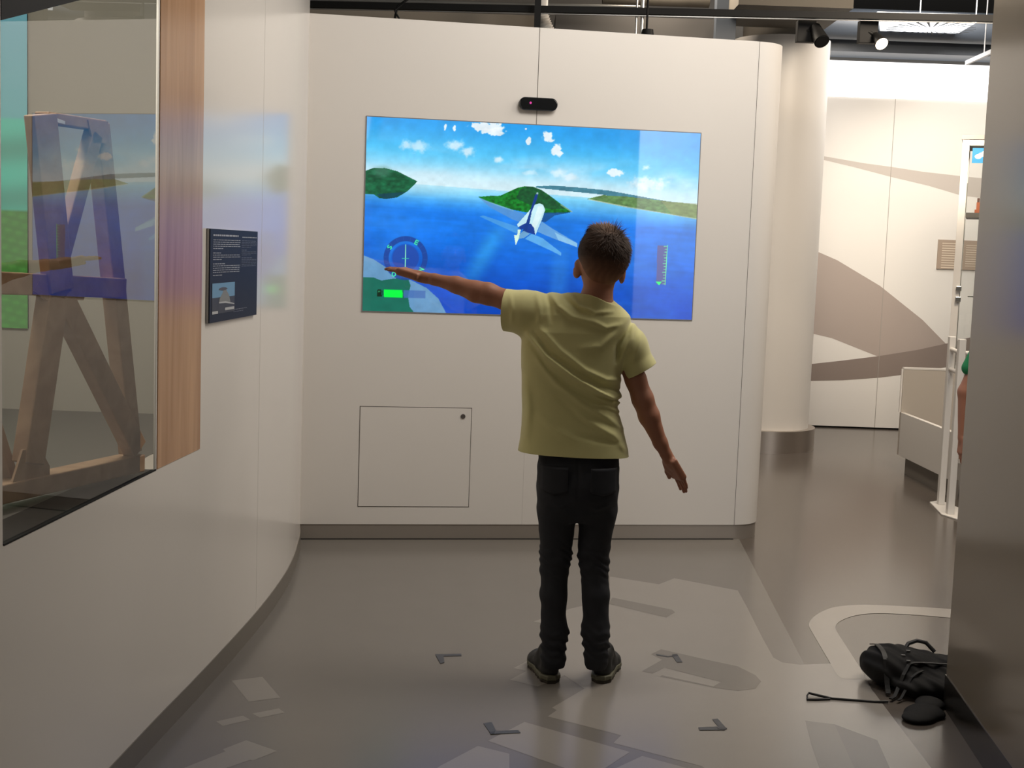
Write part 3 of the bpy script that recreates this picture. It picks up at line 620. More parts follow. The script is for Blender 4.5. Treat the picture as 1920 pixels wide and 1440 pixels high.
# barrier posts on a foot plate
bp_ = thing('post_stand', 'white double post stand on flat foot plate at right edge of the passage', 'stand', tuple(fl(1775, 958)))
Yp = fl(1762, 948)[1]; Yp2 = fl(1781, 966)[1]
def post(x0, y0, x1, y1, Y_, wpxs, nm='post'):
    a = aty(x0, y0, Y_); b = aty(x1, y1, Y_); cx_ = (a[0]+b[0])/2; m_ = MB(); wd = wpxs*Y_/F_PX/2
    m_.box((cx_, Y_, (a[2]+.008)/2), wd, wd, (a[2]-.008)/2); m_.build(nm, M_WHITE, bp_, bevel=.003); return cx_, a[2], wd
c1 = post(1786, 631, 1763, 945, Yp, 12); c2 = post(1804, 636, 1781, 963, Yp2, 13)
m_ = MB(); m_.prism([fl(*q) for q in ((1743, 943), (1763, 940), (1800, 955), (1825, 985), (1765, 966))], (0, 0, .008)); m_.build('foot_plate', M_WHITE, bp_, bevel=.002)
for y_ in (655, 692):
    a = aty(1790, y_, Yp); b = aty(1807, y_+2, Yp2); m_ = MB(); m_.cyl((c1[0], Yp, a[2]), (c2[0], Yp2, a[2]), .012, n=14); m_.cyl((c2[0], Yp2, a[2]), (c2[0]+.5, Yp2-.02, a[2]), .012, n=14); m_.build('rung', M_WHITE, bp_, smooth=True)
m_ = MB(); m_.box((c2[0]+.5, Yp2-.02, c2[1]/2), .02, .02, c2[1]/2); m_.build('post', M_WHITE, bp_, bevel=.003)

# glass showcase, turned so that its side runs along the passage
Ys = 9.25; q0 = aty(1810, 262, Ys); pA = aty(1797, 480, Ys)
xs = float(pA[0]); Ys = float(pA[1])
sc = thing('glass_showcase', 'tall glass showcase with white frame behind the posts at right', 'showcase', (xs, Ys, 0))
ztc = q0[2]; W_ = .8; D_ = .45; cy_ = math.radians(19.5); DW = np.array([math.cos(cy_), -math.sin(cy_), 0]); DD = np.array([math.sin(cy_), math.cos(cy_), 0]); axc = (DW, DD, np.array([0, 0, 1.]))
def cbox(mb, w0, w1, d0, d1, z0, z1, m=0): mb.box(np.array([xs, Ys, 0])+DW*(w0+w1)/2+DD*(d0+d1)/2+np.array([0, 0, (z0+z1)/2]), (w1-w0)/2, (d1-d0)/2, (z1-z0)/2, axc, m)
m_ = MB()
for a_ in (0, W_):
    for b_2 in (0, D_): cbox(m_, a_-.024, a_+.024, b_2-.024, b_2+.024, 0, ztc)
for b_2 in (0, D_): cbox(m_, 0, W_, b_2-.02, b_2+.02, ztc-.04, ztc)
for a_ in (0, W_): cbox(m_, a_-.02, a_+.02, 0, D_, ztc-.04, ztc)
m_.build('frame', M_WHITE, sc, bevel=.002)
m_ = MB(); cbox(m_, -.03, W_+.03, -.03, D_+.03, ztc+.001, ztc+.03); m_.build('roof', mat('case_roof', (.33, .27, .25), .5), sc)
m_ = MB(); cbox(m_, .026, W_-.026, .026, D_-.026, 0, .62); m_.build('plinth', M_WHITE, sc)
za_ = aty(1815, 403, Ys)[2]; m_ = MB(); cbox(m_, .03, W_-.03, .03, D_-.03, za_-.017, za_+.017); m_.build('shelf', mat('shelf_grey', (.22, .20, .17), .5), sc)
m_ = MB(); cbox(m_, .03, W_-.03, -.003, .003, .64, ztc-.045); m_.build('glass_door', M_GLASS2, sc)
m_ = MB(); cbox(m_, .0255, .029, -.026, -.022, .64, ztc-.30); m_.build('glass_edge', MATS['rail_edge'] if 'rail_edge' in MATS else mat('glass_edge_green', (.12, .13, .11), .3), sc)
for y_ in (541, 561):
    zz = aty(1795, y_, Ys)[2]; m_ = MB(); cbox(m_, .000, .036, -.055, -.028, zz-.018, zz+.018); m_.build('hinge', mat('chrome', (.6, .58, .55), .2, 1.) if y_ == 541 else MATS['chrome'], sc, bevel=.003)
zz = aty(1820, 556, Ys)[2]; m_ = MB(); cbox(m_, .08, .5, -.016, -.006, zz-.004, zz+.004); m_.build('handle_bar', MATS['chrome'], sc)
# blue poster with white bubbles fixed inside the top of the case
zA_, zB_ = aty(1825, 264, Ys)[2], aty(1825, 306, Ys)[2]; O_ = np.array([xs, Ys, 0])
m_ = MB(); cbox(m_, .045, .50, .006, .010, zB_, zA_-.05)
for k in range(6):
    r_ = .021-.0014*k; c_k = O_+DW*(.085+.021*k)+DD*(.0055-.0002*k)+np.array([0, 0, zB_+.045+.013*k])
    m_.poly([c_k+DW*r_*1.1*math.cos(t_)+np.array([0, 0, r_*.75*math.sin(t_)]) for t_ in np.linspace(0, 2*math.pi, 20, endpoint=False)], 1)
m_.build('header_sign', [mat('poster_blue', (.02, .24, .50), .5), mat('poster_white', (.9, .9, .9), .5)], sc)['label'] = 'blue sign with a row of white bubbles'
# small model on the shelf
m_ = MB(); zb0 = za_+.0175
for k in range(4):
    cbox(m_, .095+.035*k, .118+.035*k, .10, .15, zb0+.024, zb0+.075); cbox(m_, .098+.035*k, .115+.035*k, .11, .14, zb0+.075, zb0+.105, 1)
cbox(m_, .085, .24, .09, .16, zb0, zb0+.024)
o = m_.build('model_engine', [mat('model_copper', (.42, .12, .05), .4), mat('model_dark', (.10, .04, .03), .5)]); tag(o, 'small copper coloured model standing on the showcase shelf', 'model')
# info plate on the far wall
m_ = MB(); c0 = aty(1756, 449, YF-.003); c1_ = aty(1830, 449, YF-.003); c2_ = aty(1753, 504, YF-.003)
x0_, x1_, z0_, z1_ = c2_[0]+.01, c1_[0]+.06, c2_[2], c0[2]
m_.box(((x0_+x1_)/2, YF-.008, (z0_+z1_)/2), (x1_-x0_)/2, .005, (z1_-z0_)/2)
for k in range(11): m_.box((x0_+.12, YF-.0135, z1_-.03-.02*k), .085, .0005, .0035, m=1)
for k in range(10): m_.box((x0_+.29, YF-.0135, z1_-.04-.019*k), .055, .0005, .0025, m=1)
o = m_.build('information_plate', [mat('plate_tan', (.40, .31, .24), .5), mat('plate_text', (.72, .62, .5), .5)], bevel=.0); tag(o, 'brown information plate with pale lines on the far wall', 'sign')

# ================================================================== CEILING SERVICES
def rod(name, label, cat, a, b, r, m, n=12, group=None):
    q = MB(); q.cyl(a, b, r, n=n); o = q.build(name, m, None, smooth=True); return tag(o, label, cat, group)
tr1 = thing('lighting_track', 'long black lighting track crossing above the screen wall', 'track', tuple(fl(590, 10, 2.85)))
a = fl(560, 8, 2.85); b = fl(1880, 35.5, 2.85); m_ = MB(); m_.bar(a, b, .038, .04); m_.build('rail', M_BLACK, tr1)
m_ = MB(); m_.bar(a+(0, 0, -.026), b+(0, 0, -.026), .004, .012, m=0); m_.build('rail_lip', mat('rail_edge', (.35, .35, .34), .3, .6), tr1)
a = fl(560, -2, 3.0); b = fl(1200, 14, 3.0); rod('cable_conduit', 'thin grey conduit running above the black lighting track', 'pipe', a, b, .012, mat('conduit', (.18, .18, .17), .5))
hg = MB(); p = fl(1205, 20, 2.86); q = fl(1194, 62, 2.6); hg.cyl((p[0], p[1], 2.4), (p[0], p[1], 3.95), .012, n=12); hg.cyl((p[0]-.035, p[1], 2.42), (p[0]-.035, p[1], 3.95), .007, n=10)
tag(hg.build('track_hanger', mat('hanger_alu', (.6, .6, .58), .3, .8), None, smooth=True), 'shiny double rod hanging the track from the ceiling', 'rod')
def spotlight(label, bx, by0, by1, wp, hx, hy, tx, ty, lit):
    Yt = fl(bx, 34, 2.85)[1]; a = aty(bx, by0, Yt); b = aty(bx, by1, Yt); t = thing('spotlight', label, 'spotlight', (a[0], Yt, a[2]), 'track spotlights over the passage')
    m_ = MB(); hw_ = wp*Yt/F_PX/2; m_.box((a[0], Yt, (a[2]+b[2])/2), hw_, .03, (a[2]-b[2])/2); m_.build('driver_box', M_BLACK, t, bevel=.003)
    h = aty(hx, hy, Yt-.03); g_ = aty(tx, ty, Yt-(.12 if not lit else .10)); m_ = MB(); m_.cyl(h, g_, .034 if not lit else .022, .046 if not lit else .040, n=28); m_.build('lamp_head', M_BLACK, t, smooth=True)
    m_ = MB(); m_.cyl((a[0], Yt-.02, (a[2]+b[2])/2), h, .012, n=12); m_.build('arm', M_BLACK, t)
    d = (g_-h)/np.linalg.norm(g_-h); m_ = MB(); m_.cyl(g_+d*.0005, g_+d*.004, .041 if not lit else .037, n=28); m_.build('lamp_glass', M_LAMPW if lit else M_BLACKG, t)
spotlight('black track spotlight without light, turned away, in front of the column', 1512, 40, 80, 34, 1528, 52, 1541, 78, False)
spotlight('black track spotlight glowing warm, right of the column', 1628, 40, 82, 34, 1641, 66, 1653, 82, True)
# spiky luminaire
zl_ = 3.2; cs = [fl(1648, 36, zl_), fl(1832, 42, zl_), fl(1796, 63, zl_), fl(1650, 58, zl_)]
lu = thing('ceiling_luminaire', 'square glowing ceiling lamp with black radial spikes', 'lamp', tuple(sum(cs)/4))
m_ = MB(); m_.prism(cs, (0, 0, .03)); m_.build('light_panel', M_LAMP, lu)
cc = fl(1745, 55, zl_-.004); m_ = MB()
for k in range(26):
    a_ = 2*math.pi*k/26; r1_, r2_ = .10, .33; dd = np.array([math.cos(a_), math.sin(a_)*1.0, 0]); pp = np.array([-dd[1], dd[0], 0]); cc[2] = zl_-.004
    m_.poly([cc+dd*r1_-pp*.003, cc+dd*r2_-pp*.012, cc+dd*r2_+pp*.012, cc+dd*r1_+pp*.003])
m_.build('spikes', M_BLACK, lu)
m_ = MB(); m_.bar(fl(1644, 25, 3.0), fl(1845, 31, 3.0), .02, .02)
for q_ in (fl(1725, 28, 3.0), fl(1830, 30.5, 3.0)): m_.cyl(q_, q_+(0, 0, .96), .004, n=6)
o = m_.build('tube_lamp', mat('tube_glow', (.9, .9, .9), .4, emit=(.8, .9, 1), es=.8)); tag(o, 'thin white tube lamp hanging above the square luminaire', 'lamp')
# dark soffit / duct before the far wall
m_ = MB(); m_.box((3.35, 10.9, 3.20), 1.4, .16, .12); m_.cyl((1.9, 10.6, 3.27), (4.75, 10.6, 3.27), .12, n=24)
for x_ in (2.2, 4.4): m_.cyl((x_, 10.6, 3.3), (x_, 10.6, 3.945), .01, n=8)
o = m_.build('dark_duct', M_BLUEG, None, smooth=True); tag(o, 'dark blue-grey duct running along the top of the far wall', 'duct')
m_ = MB(); m_.bar(fl(1812, 118, 2.9), fl(1870, 92, 2.9), .03, .02)
for q_ in (fl(1845, 103, 2.9),): m_.cyl(q_, q_+(0, 0, 1.06), .004, n=6)
tag(m_.build('slanted_strip', mat('strip_pale', (.6, .62, .65), .4)), 'pale slanted metal strip below the duct at right', 'strip')
# air unit, beam, boxes
def boxpx(name, label, cat, x0, y0, x1, y1, Yn, depth, m, extra=0.):
    a = aty(x0, y0, Yn); b = aty(x1, y1, Yn); q = MB(); q.box(((a[0]+b[0])/2, Yn+depth/2, (a[2]+b[2])/2+extra/2), abs(b[0]-a[0])/2, depth/2, abs(a[2]-b[2])/2+extra/2)
    return tag(q.build(name, m), label, cat)
boxpx('air_unit', 'beige air unit hanging under the ceiling left of the spotlights', 'air unit', 1385, 2, 1600, 16, 8.6, .8, M_DUCT, .12)
boxpx('ceiling_beam', 'blue-grey steel post rising behind the screen wall', 'beam', 1346, -20, 1378, 84, 9.0, .12, M_BLUEG, .4)
boxpx('partition', 'brownish grey partition above the screen wall on its left part', 'partition', 520, 12, 1000, 90, 8.6, .1, mat('partition_brown', (.27, .235, .19), .7))
boxpx('black_box', 'dark equipment box between the lighting track and the screen wall', 'box', 1042, 26, 1345, 100, 9.1, .3, mat('box_dark', (.06, .055, .05), .6))
boxpx('vertical_strut', 'black vertical strut at the joint of the screen wall', 'strut', 1003, 0, 1012, 80, 7.9, .03, M_BLACK, .6)
m_ = MB(); p = aty(1022, 30, 8.3); pts = [p+np.array([-.02+.10*t_*t_, 0, .06-.22*t_]) for t_ in np.linspace(0, 1, 40)]
pts = [pts[0]+(0, 0, 1.3)]+pts; m_.tube(pts, [.036]+[.036+.005*math.sin(i*2.2) for i in range(40)], 14); tag(m_.build('flexible_duct', M_WHITE, None, smooth=True), 'white corrugated flexible duct behind the screen wall', 'duct')
m_ = MB(); pa = aty(770, -5, 7.6); pb_ = aty(745, 12, 7.6); pcx = aty(740, 36, 7.6); m_.tube([pa, pb_, pcx], .007, 8); pa = aty(762, -5, 7.58); pb_ = aty(740, 20, 7.58); pcx = aty(750, 38, 7.58); m_.tube([aty(758, 5, 7.58), pb_, pcx], .006, 8)
tag(m_.build('cable', M_BLACK, None, smooth=True), 'thin black cables dangling behind the track at upper left', 'cable')
rod('vent_pipe', 'beige round pipe under the ceiling above the screen wall', 'pipe', aty(1130, -12, 9.4), aty(1330, -4, 9.4), .07, M_DUCT, 20)
m_ = MB(); p = aty(1214, 66, 7.2); m_.cyl(p+(0, 0, -.06), p+(0, 0, .03), .045, .03, n=20); m_.cyl(p+(0, .06, -.03), p+(0, .06, 1.45), .006, n=8); m_.cyl(p+(0, 0, -.03), p+(0, .06, -.03), .006, n=8); tag(m_.build('lamp_cap', M_BLACK, None, smooth=True), 'round black lamp top peeking over the screen wall', 'lamp')

# ================================================================== PEOPLE
def surface_nets(f, lo, hi, h, c=6):
    lo = np.array(lo, float); hi = np.array(hi, float); nb = np.ceil((hi-lo)/h/c).astype(int)+1; n = nb*c
    g3 = np.stack(np.meshgrid(*[np.arange(k) for k in nb], indexing='ij'), -1).reshape(-1, 3)
    D = np.concatenate([f(lo+(q*c+c/2-.5)*h) for q in np.array_split(g3, max(1, len(g3)//60000))])
    V = np.repeat(np.repeat(np.repeat(np.where(D < 0, -1., 1.).reshape(nb), c, 0), c, 1), c, 2).astype(np.float32)
    act = g3[np.abs(D) < c*h*1.9+.012]
    o3 = np.stack(np.meshgrid(*[np.arange(c)]*3, indexing='ij'), -1).reshape(-1, 3)
    for ch in np.array_split(act, max(1, len(act)//400)):
        ii = (ch[:, None, :]*c+o3[None]).reshape(-1, 3); V[ii[:, 0], ii[:, 1], ii[:, 2]] = f(lo+ii*h)
    S = V < 0
    cs = [(i, j, k) for i in (0, 1) for j in (0, 1) for k in (0, 1)]
    sub = lambda A_, i, j, k: A_[i:n[0]-1+i, j:n[1]-1+j, k:n[2]-1+k]
    cnt = sum(sub(S, *q).astype(np.int8) for q in cs); cells = np.argwhere((cnt > 0) & (cnt < 8))
    ids = -np.ones(tuple(n-1), np.int32); ids[cells[:, 0], cells[:, 1], cells[:, 2]] = np.arange(len(cells))
    vv = {q: V[cells[:, 0]+q[0], cells[:, 1]+q[1], cells[:, 2]+q[2]] for q in cs}
    acc = np.zeros((len(cells), 3)); num = np.zeros(len(cells))
    for a in cs:
        for ax in range(3):
            if a[ax]: continue
            b = list(a); b[ax] = 1; b = tuple(b); va, vb = vv[a], vv[b]; cr_ = (va < 0) != (vb < 0); t = np.where(cr_, va/np.where(cr_, va-vb, 1), 0)
            p = np.repeat(np.array(a, float)[None], len(cells), 0); p[:, ax] += t; acc += p*cr_[:, None]; num += cr_
    verts = lo+(cells+acc/num[:, None])*h; F = []
    for ax in range(3):
        u, v_ = (ax+1) % 3, (ax+2) % 3; sl = [slice(0, n[i]-1) for i in range(3)]; s0_ = S[tuple(sl)]; sl2 = list(sl); sl2[ax] = slice(1, n[ax]); s1_ = S[tuple(sl2)]
        e = np.argwhere(s0_ != s1_); e = e[(e[:, u] > 0) & (e[:, v_] > 0)]; fl_ = s0_[e[:, 0], e[:, 1], e[:, 2]]
        def cid(du, dv): q = e.copy(); q[:, u] -= du; q[:, v_] -= dv; return ids[q[:, 0], q[:, 1], q[:, 2]]
        Q = np.stack([cid(1, 1), cid(0, 1), cid(0, 0), cid(1, 0)], 1); Q[~fl_] = Q[~fl_][:, ::-1]; F.append(Q)
    F = np.concatenate(F); F = F[(F >= 0).all(1)]; return verts, F
def npmesh(name, verts, F, m, parent=None, smooth_it=0):
    me = bpy.data.meshes.new(name); me.vertices.add(len(verts)); me.vertices.foreach_set('co', verts.astype(np.float32).ravel())
    me.loops.add(F.size); me.loops.foreach_set('vertex_index', F.astype(np.int32).ravel()); me.polygons.add(len(F)); me.polygons.foreach_set('loop_start', np.arange(0, F.size, F.shape[1], dtype=np.int32))
    me.polygons.foreach_set('use_smooth', np.ones(len(F), bool)); me.update(calc_edges=True); me.materials.append(m)
    o = bpy.data.objects.new(name, me); COL.objects.link(o)
    if parent: link(o, parent)
    if smooth_it: s_ = o.modifiers.new('smooth', 'SMOOTH'); s_.iterations = smooth_it; s_.factor = .5
    return o
def smin(a, b, k): h = np.clip(.5+.5*(b-a)/k, 0, 1); return b*(1-h)+a*h-k*h*(1-h)
def cone(P, a, b, ra, rb):
    a = np.asarray(a, float); d = np.asarray(b, float)-a; t = np.clip((P-a)@d/(d@d), 0, 1); return np.linalg.norm(P-a-t[:, None]*d, axis=1)-(ra+(rb-ra)*t)
def ell(P, c, r, R=None):
    q = P-np.asarray(c, float)
    if R is not None: q = q@np.asarray(R, float).T
    r = np.asarray(r, float); k0 = np.linalg.norm(q/r, axis=1); k1 = np.linalg.norm(q/r**2, axis=1)+1e-9; return k0*(k0-1)/k1
def chain(P, pts, rad, k=.012):
    d = None
    for i in range(len(pts)-1):
        c = cone(P, pts[i], pts[i+1], rad[i], rad[i+1]); d = c if d is None else smin(d, c, k)
    return d
def stack(P, zs, cx, cy, hw, hd, n_=2.3):
    """soft elliptical body section varying along z"""
    z = P[:, 2]; o = np.argsort(zs); zs = np.array(zs)[o]; I = lambda a: np.interp(z, zs, np.array(a)[o])
    a, b = I(hw), I(hd); x = np.abs(P[:, 0]-I(cx))/a; y = np.abs(P[:, 1]-I(cy))/b; r = (x**n_+y**n_)**(1/n_); d = (r-1)*np.minimum(a, b)*.95
    dz = np.maximum(zs[0]-z, z-zs[-1]); return np.where(dz > 0, np.hypot(np.maximum(d, 0), dz), np.maximum(d, dz)) if False else np.maximum(d, dz)
def nrm(v): v = np.asarray(v, float); return v/np.linalg.norm(v)
def hand(P, wrist, d, w, nrm_, scale=1., thumb=1, bend=.12, spread=.5):
    """palm, five separate fingers; d finger direction, w across the palm (thumb side +), nrm_ back of hand"""
    d = nrm(d); w = nrm(np.asarray(w, float)-d*np.dot(w, d)); n_ = np.cross(d, w); n_ = n_ if np.dot(n_, nrm_) > 0 else -n_; s = scale
    R = np.array([d, w, n_]); W0 = np.asarray(wrist, float)
    q = (P-W0-d*.040*s)@R.T; pr = np.array([.034, .029, .006])*s; qq = np.abs(q)-pr
    D = np.linalg.norm(np.maximum(qq, 0), axis=1)+np.minimum(qq.max(1), 0)-.007*s
    D = smin(D, cone(P, W0-d*.02*s, W0+d*.02*s, .0165*s, .0175*s), .012)
    D = smin(D, ell(P, W0+d*.028*s+w*.02*s*thumb-n_*.008*s, (.026*s, .013*s, .012*s), R), .01)
    for i, (o, L_, r_) in enumerate(((.0265, .056, .0070), (.009, .064, .0073), (-.009, .059, .0069), (-.0255, .046, .0061))):
        a = W0+d*(.070-.004*(i == 3))*s+w*o*s*thumb; dd = nrm(d+w*o*thumb*spread*4); b = a+dd*L_*.45*s-n_*L_*bend*.2*s; c = b+dd*L_*.32*s-n_*L_*bend*.5*s; e = c+dd*L_*.23*s-n_*L_*bend*.7*s
        D = smin(D, chain(P, [a, b, c, e], [r_*s, r_*.97*s, r_*.88*s, r_*.72*s], .004), .0045)
    a = W0+d*.018*s+w*.022*s*thumb-n_*.006*s; b = W0+d*.050*s+w*.040*s*thumb-n_*.012*s; c = W0+d*.074*s+w*.044*s*thumb-n_*.015*s
    D = smin(D, chain(P, [a, b, c], [.0105*s, .0085*s, .0065*s], .005), .008)
    return D
def T(px, py, Y_): return aty(px, py, Y_)
YB = 4.17; MPX = YB/F_PX
def skinmat(name, c):
    m = mat(name, c, .55, noise=.05, nscale=9); b = m.node_tree.nodes['Principled BSDF']; b.inputs['Subsurface Weight'].default_value = .12
    b.inputs['Subsurface Radius'].default_value = (.01, .004, .002); b.inputs['Subsurface Scale'].default_value = .5; return m
M_SKIN = skinmat('skin_tanned', (.36, .155, .092))
boy = thing('person', 'boy seen from behind in lime yellow t-shirt and dark jeans with arms spread', 'person', (float(T(1078, 1288, 4.15)[0]), YB, 0))

# head frame: f forward (towards the screen, turned a little left), s to his right, u up (leaning)
hc = T(1129, 487, YB+.0); hu = nrm((.085, .0, 1)); hf = nrm(np.array([-.20, .98, -.03])-hu*np.dot((-.20, .98, -.03), hu)); hs = np.cross(hf, hu)
HR = np.array([hs, hf, hu])
def H(a, b, c): return hc+hs*a+hf*b+hu*c
earL = T(1083, 504, YB+.008); earR = T(1167, 514, YB+.008)
def headf(P):
    D = ell(P, H(0, 0, .012), (.074, .089, .080), HR)
    D = smin(D, ell(P, H(0, -.028, -.020), (.058, .058, .058), HR), .03)
    D = smin(D, ell(P, H(0, .028, -.045), (.052, .056, .062), HR), .03)       # cheeks and jaw
    D = smin(D, ell(P, H(0, .060, -.092), (.020, .018, .014), HR), .022)      # chin
    D = smin(D, cone(P, H(0, .088, .000), H(0, .102, -.030), .006, .0095), .010)   # nose
    D = smin(D, ell(P, H(0, .081, -.058), (.018, .008, .0040), HR), .008)
    D = smin(D, ell(P, H(0, .080, -.066), (.015, .008, .004), HR), .008)
    for sgn in (-1, 1): D = -smin(-D, ell(P, H(.029*sgn, .088, .002), (.015, .012, .009), HR), .008) if False else D
    for sgn in (-1, 1):
        D = np.maximum(D, -ell(P, H(.028*sgn, .094, .004), (.012, .016, .0045), HR))
        D = smin(D, cone(P, H(.014*sgn, .086, .020), H(.042*sgn, .074, .020), .005, .004), .008)
    for c0, sgn, tilt in ((earL, -1, .10), (earR, 1, .10)):
        e = ell(P, c0, (.0105, .020, .031), np.array([nrm(hs+hf*.55*sgn*-1), nrm(np.cross(hu, nrm(hs+hf*.55*sgn*-1))), nrm(hu+hs*sgn*tilt)]))
        e = np.maximum(e, -ell(P, c0+hs*sgn*.006+hf*.010, (.007, .011, .019), HR)); D = smin(D, e, .006)
    return D
sL = T(1008, 588, YB); elL = T(893, 547, YB+.055); wrL = T(789, 519, YB+.115)
sR = T(1162, 628, YB); elR = T(1205, 748, YB-.005); wrR = T(1254, 861, YB+.02)
mpx = lambda v_: v_*MPX
def bodyf(P):
    D = headf(P)
    D = smin(D, chain(P, [T(1122, 540, YB-.008), T(1117, 566, YB-.01), T(1110, 600, YB-.01)], [mpx(28), mpx(29), mpx(36)], .02), .018)
    zz = [T(1080, y, YB)[2] for y in (572, 592, 622, 690, 765, 850, 900, 930)]; xx = [T(x, y, YB)[0] for x, y in ((1105, 572), (1090, 592), (1082, 622), (1073, 690), (1070, 765), (1078, 850), (1084, 900), (1084, 930))]
    tor = stack(P, zz, xx, [YB]*8, [mpx(v_) for v_ in (40, 76, 84, 82, 74, 70, 72, 68)], [.045, .065, .078, .082, .076, .080, .088, .08]); D = smin(D, tor, .03)
    D = smin(D, chain(P, [sL, T(950, 563, YB+.025), T(915, 551, YB+.045), elL, T(855, 534, YB+.075), T(815, 524, YB+.10), wrL], [mpx(26), mpx(19), mpx(20.5), mpx(20), mpx(15.5), mpx(10.5), mpx(9.5)], .012), .02)
    D = smin(D, chain(P, [sR, T(1192, 712, YB-.003), elR, T(1217, 780, YB), T(1238, 830, YB+.01), wrR], [mpx(23), mpx(19.5), mpx(20), mpx(19.5), mpx(13), mpx(10.5)], .012), .02)
    D = smin(D, hand(P, wrL, T(716, 497, YB+.16)-wrL, (-.05, 1, .12), (0, -.1, 1), .96, 1, .10, .25), .010)
    D = smin(D, hand(P, wrR, T(1296, 933, YB+.05)-wrR, (-.40, .92, -.02), (.9, .2, .5), .96, 1, .10, .15), .010)
    for hx, kx, ax, sg_ in ((1045, 1042, 1038, -1), (1122, 1114, 1117, 1)):
        D = smin(D, chain(P, [T(hx, 905, YB), T(kx, 1045, YB+.008), T(kx-(2 if sg_ < 0 else -2), 1110, YB-.002), T(ax, 1215, YB+.0), T(ax, 1230, YB+.0)], [mpx(30), mpx(20), mpx(18), mpx(13), mpx(11)], .02), .012)
        fh = fl(ax-5 if sg_ < 0 else ax+8, 1281)+np.array([0, .05, .045]); D = smin(D, chain(P, [T(ax, 1228, YB), fh+np.array([0, .0, .045]), fh, fh+np.array([sg_*.022, .11, -.008])], [.019, .014, .019, .02], .02), .01)
    return D
vb, Fb = surface_nets(bodyf, (T(700, 480, YB)[0], YB-.14, .004), (T(1310, 900, YB)[0], YB+.32, T(1120, 418, YB)[2]+.01), .0030)
body = npmesh('body', vb, Fb, M_SKIN, boy, 2)
for sgn in (-1, 1):
    m_ = MB(); c = H(.028*sgn, .0735, .004)
    me_ = bpy.data.meshes.new('eye'); bm = bmesh.new(); bmesh.ops.create_uvsphere(bm, u_segments=40, v_segments=30, radius=.0095); bm.to_mesh(me_); bm.free()
    me_.materials.append(mat('eye_white', (.42, .38, .35), .3) if sgn < 0 else MATS['eye_white']); me_.materials.append(mat('iris', (.05, .03, .02), .2) if sgn < 0 else MATS['iris'])
    o = bpy.data.objects.new('eye', me_); COL.objects.link(o); o.location = c
    for p_ in me_.polygons:
        if Vector(hf).dot(p_.center.normalized()) > .86: p_.material_index = 1
        p_.use_smooth = True
    link(o, boy)

# hair
def hairf(P):
    D = ell(P, H(.002, -.003, .022), (.0815, .0925, .081), HR); D = smin(D, ell(P, H(0, -.034, -.022), (.060, .060, .058), HR), .03)
    q = (P-hc)@HR.T; a, b, c = q[:, 0], q[:, 1], q[:, 2]
    line = np.interp(b, [-.09, -.045, -.015, .02, .045, .09], [-.088, -.072, -.022, .000, .036, .052])
    D = smin(D, ell(P, H(-.008, .030, .088), (.040, .045, .018), HR), .02)
    return np.maximum(D, -(c-line)*.8)
M_HAIR = bpy.data.materials.new('hair_brown'); M_HAIR.use_nodes = True; nt = M_HAIR.node_tree; b_ = nt.nodes['Principled BSDF']; at_ = nt.nodes.new('ShaderNodeAttribute'); at_.attribute_name = 'Col'
nt.links.new(at_.outputs['Color'], b_.inputs['Base Color']); b_.inputs['Roughness'].default_value = .65; b_.inputs['Specular IOR Level'].default_value = .25
vh, Fh = surface_nets(hairf, hc-.13, hc+.14, .0028)
def haircol(v_, jit=0.):
    q = (v_-hc)@HR.T; t = np.clip((q[:, 2]+.075)/.085, 0, 1)[:, None]; base = np.array((.26, .125, .075))*(1-t)+np.array((.042, .021, .012))*t
    n_ = (np.sin(q[:, 0]*310+np.sin(q[:, 2]*90)*2)*.5+.5)[:, None]*.15+.92; top = np.clip((q[:, 2]-.075)/.03, 0, 1)[:, None]*np.exp(-((q[:, 0]+.01)/.03)**2)[:, None]
    c = base*n_*(1-.6*top)+np.array((.30, .18, .115))*.6*top
    if np.ndim(jit): c = c*(1+jit[:, None])
    return np.concatenate([c, np.ones((len(v_), 1))], 1)
hair = npmesh('hair', vh, Fh, M_HAIR, boy, 2); setcol(hair, haircol(vh))
# single short strands lying over the scalp
qv = (vh-hc)@HR.T; cand = np.where(qv[:, 2] > -.035)[0]; pick = rng.choice(cand, 9000); SV = []; SC = []
crown = np.array([.012, -.055, .075])
for i in pick:
    q = qv[i]; nn = nrm(q*(1, .85, 1.05)); away = q-crown; tan = nrm(away-nn*np.dot(away, nn)+np.array([.35, .1, -.1])*np.linalg.norm(away)+rng.normal(0, .012, 3))
    Ln = np.interp(q[2], [-.035, .0, .05, .10], [.006, .014, .026, .036])*rng.uniform(.6, 1.2); lift = np.interp(q[2], [0, .07, .10], [.06, .12, .26])
    if q[2] > .078 and abs(q[0]+.008) < .035: lift = .55; Ln *= 1.0
    sd_ = nrm(np.cross(nn, tan))*.00075; p0_ = q-nn*.001; p1_ = q+tan*Ln*.5+nn*Ln*lift*.5; p2_ = q+tan*Ln*.95+nn*Ln*(lift*.8-.12)
    for pp in (p0_-sd_, p0_+sd_, p1_+sd_*.8, p1_-sd_*.8, p2_): SV.append(hc+pp@HR)
    SC.append(rng.uniform(-.4, .45))
SV = np.array(SV); n5 = len(pick); base = np.arange(n5)*5
me_ = bpy.data.meshes.new('hair_strands'); FF = [(b, b+1, b+2, b+3) for b in base]+[(b+3, b+2, b+4) for b in base]
me_.from_pydata(SV.tolist(), [], [tuple(int(x) for x in f) for f in FF]); me_.materials.append(M_HAIR); hs_o = bpy.data.objects.new('hair_strands', me_); COL.objects.link(hs_o)
setcol(hs_o, haircol(SV, np.repeat(SC, 5))); hs_o['kind'] = 'stuff'; hs_o.parent = hair; hs_o.matrix_parent_inverse = Matrix.Translation(boy.location).inverted() if False else Matrix.Identity(4)
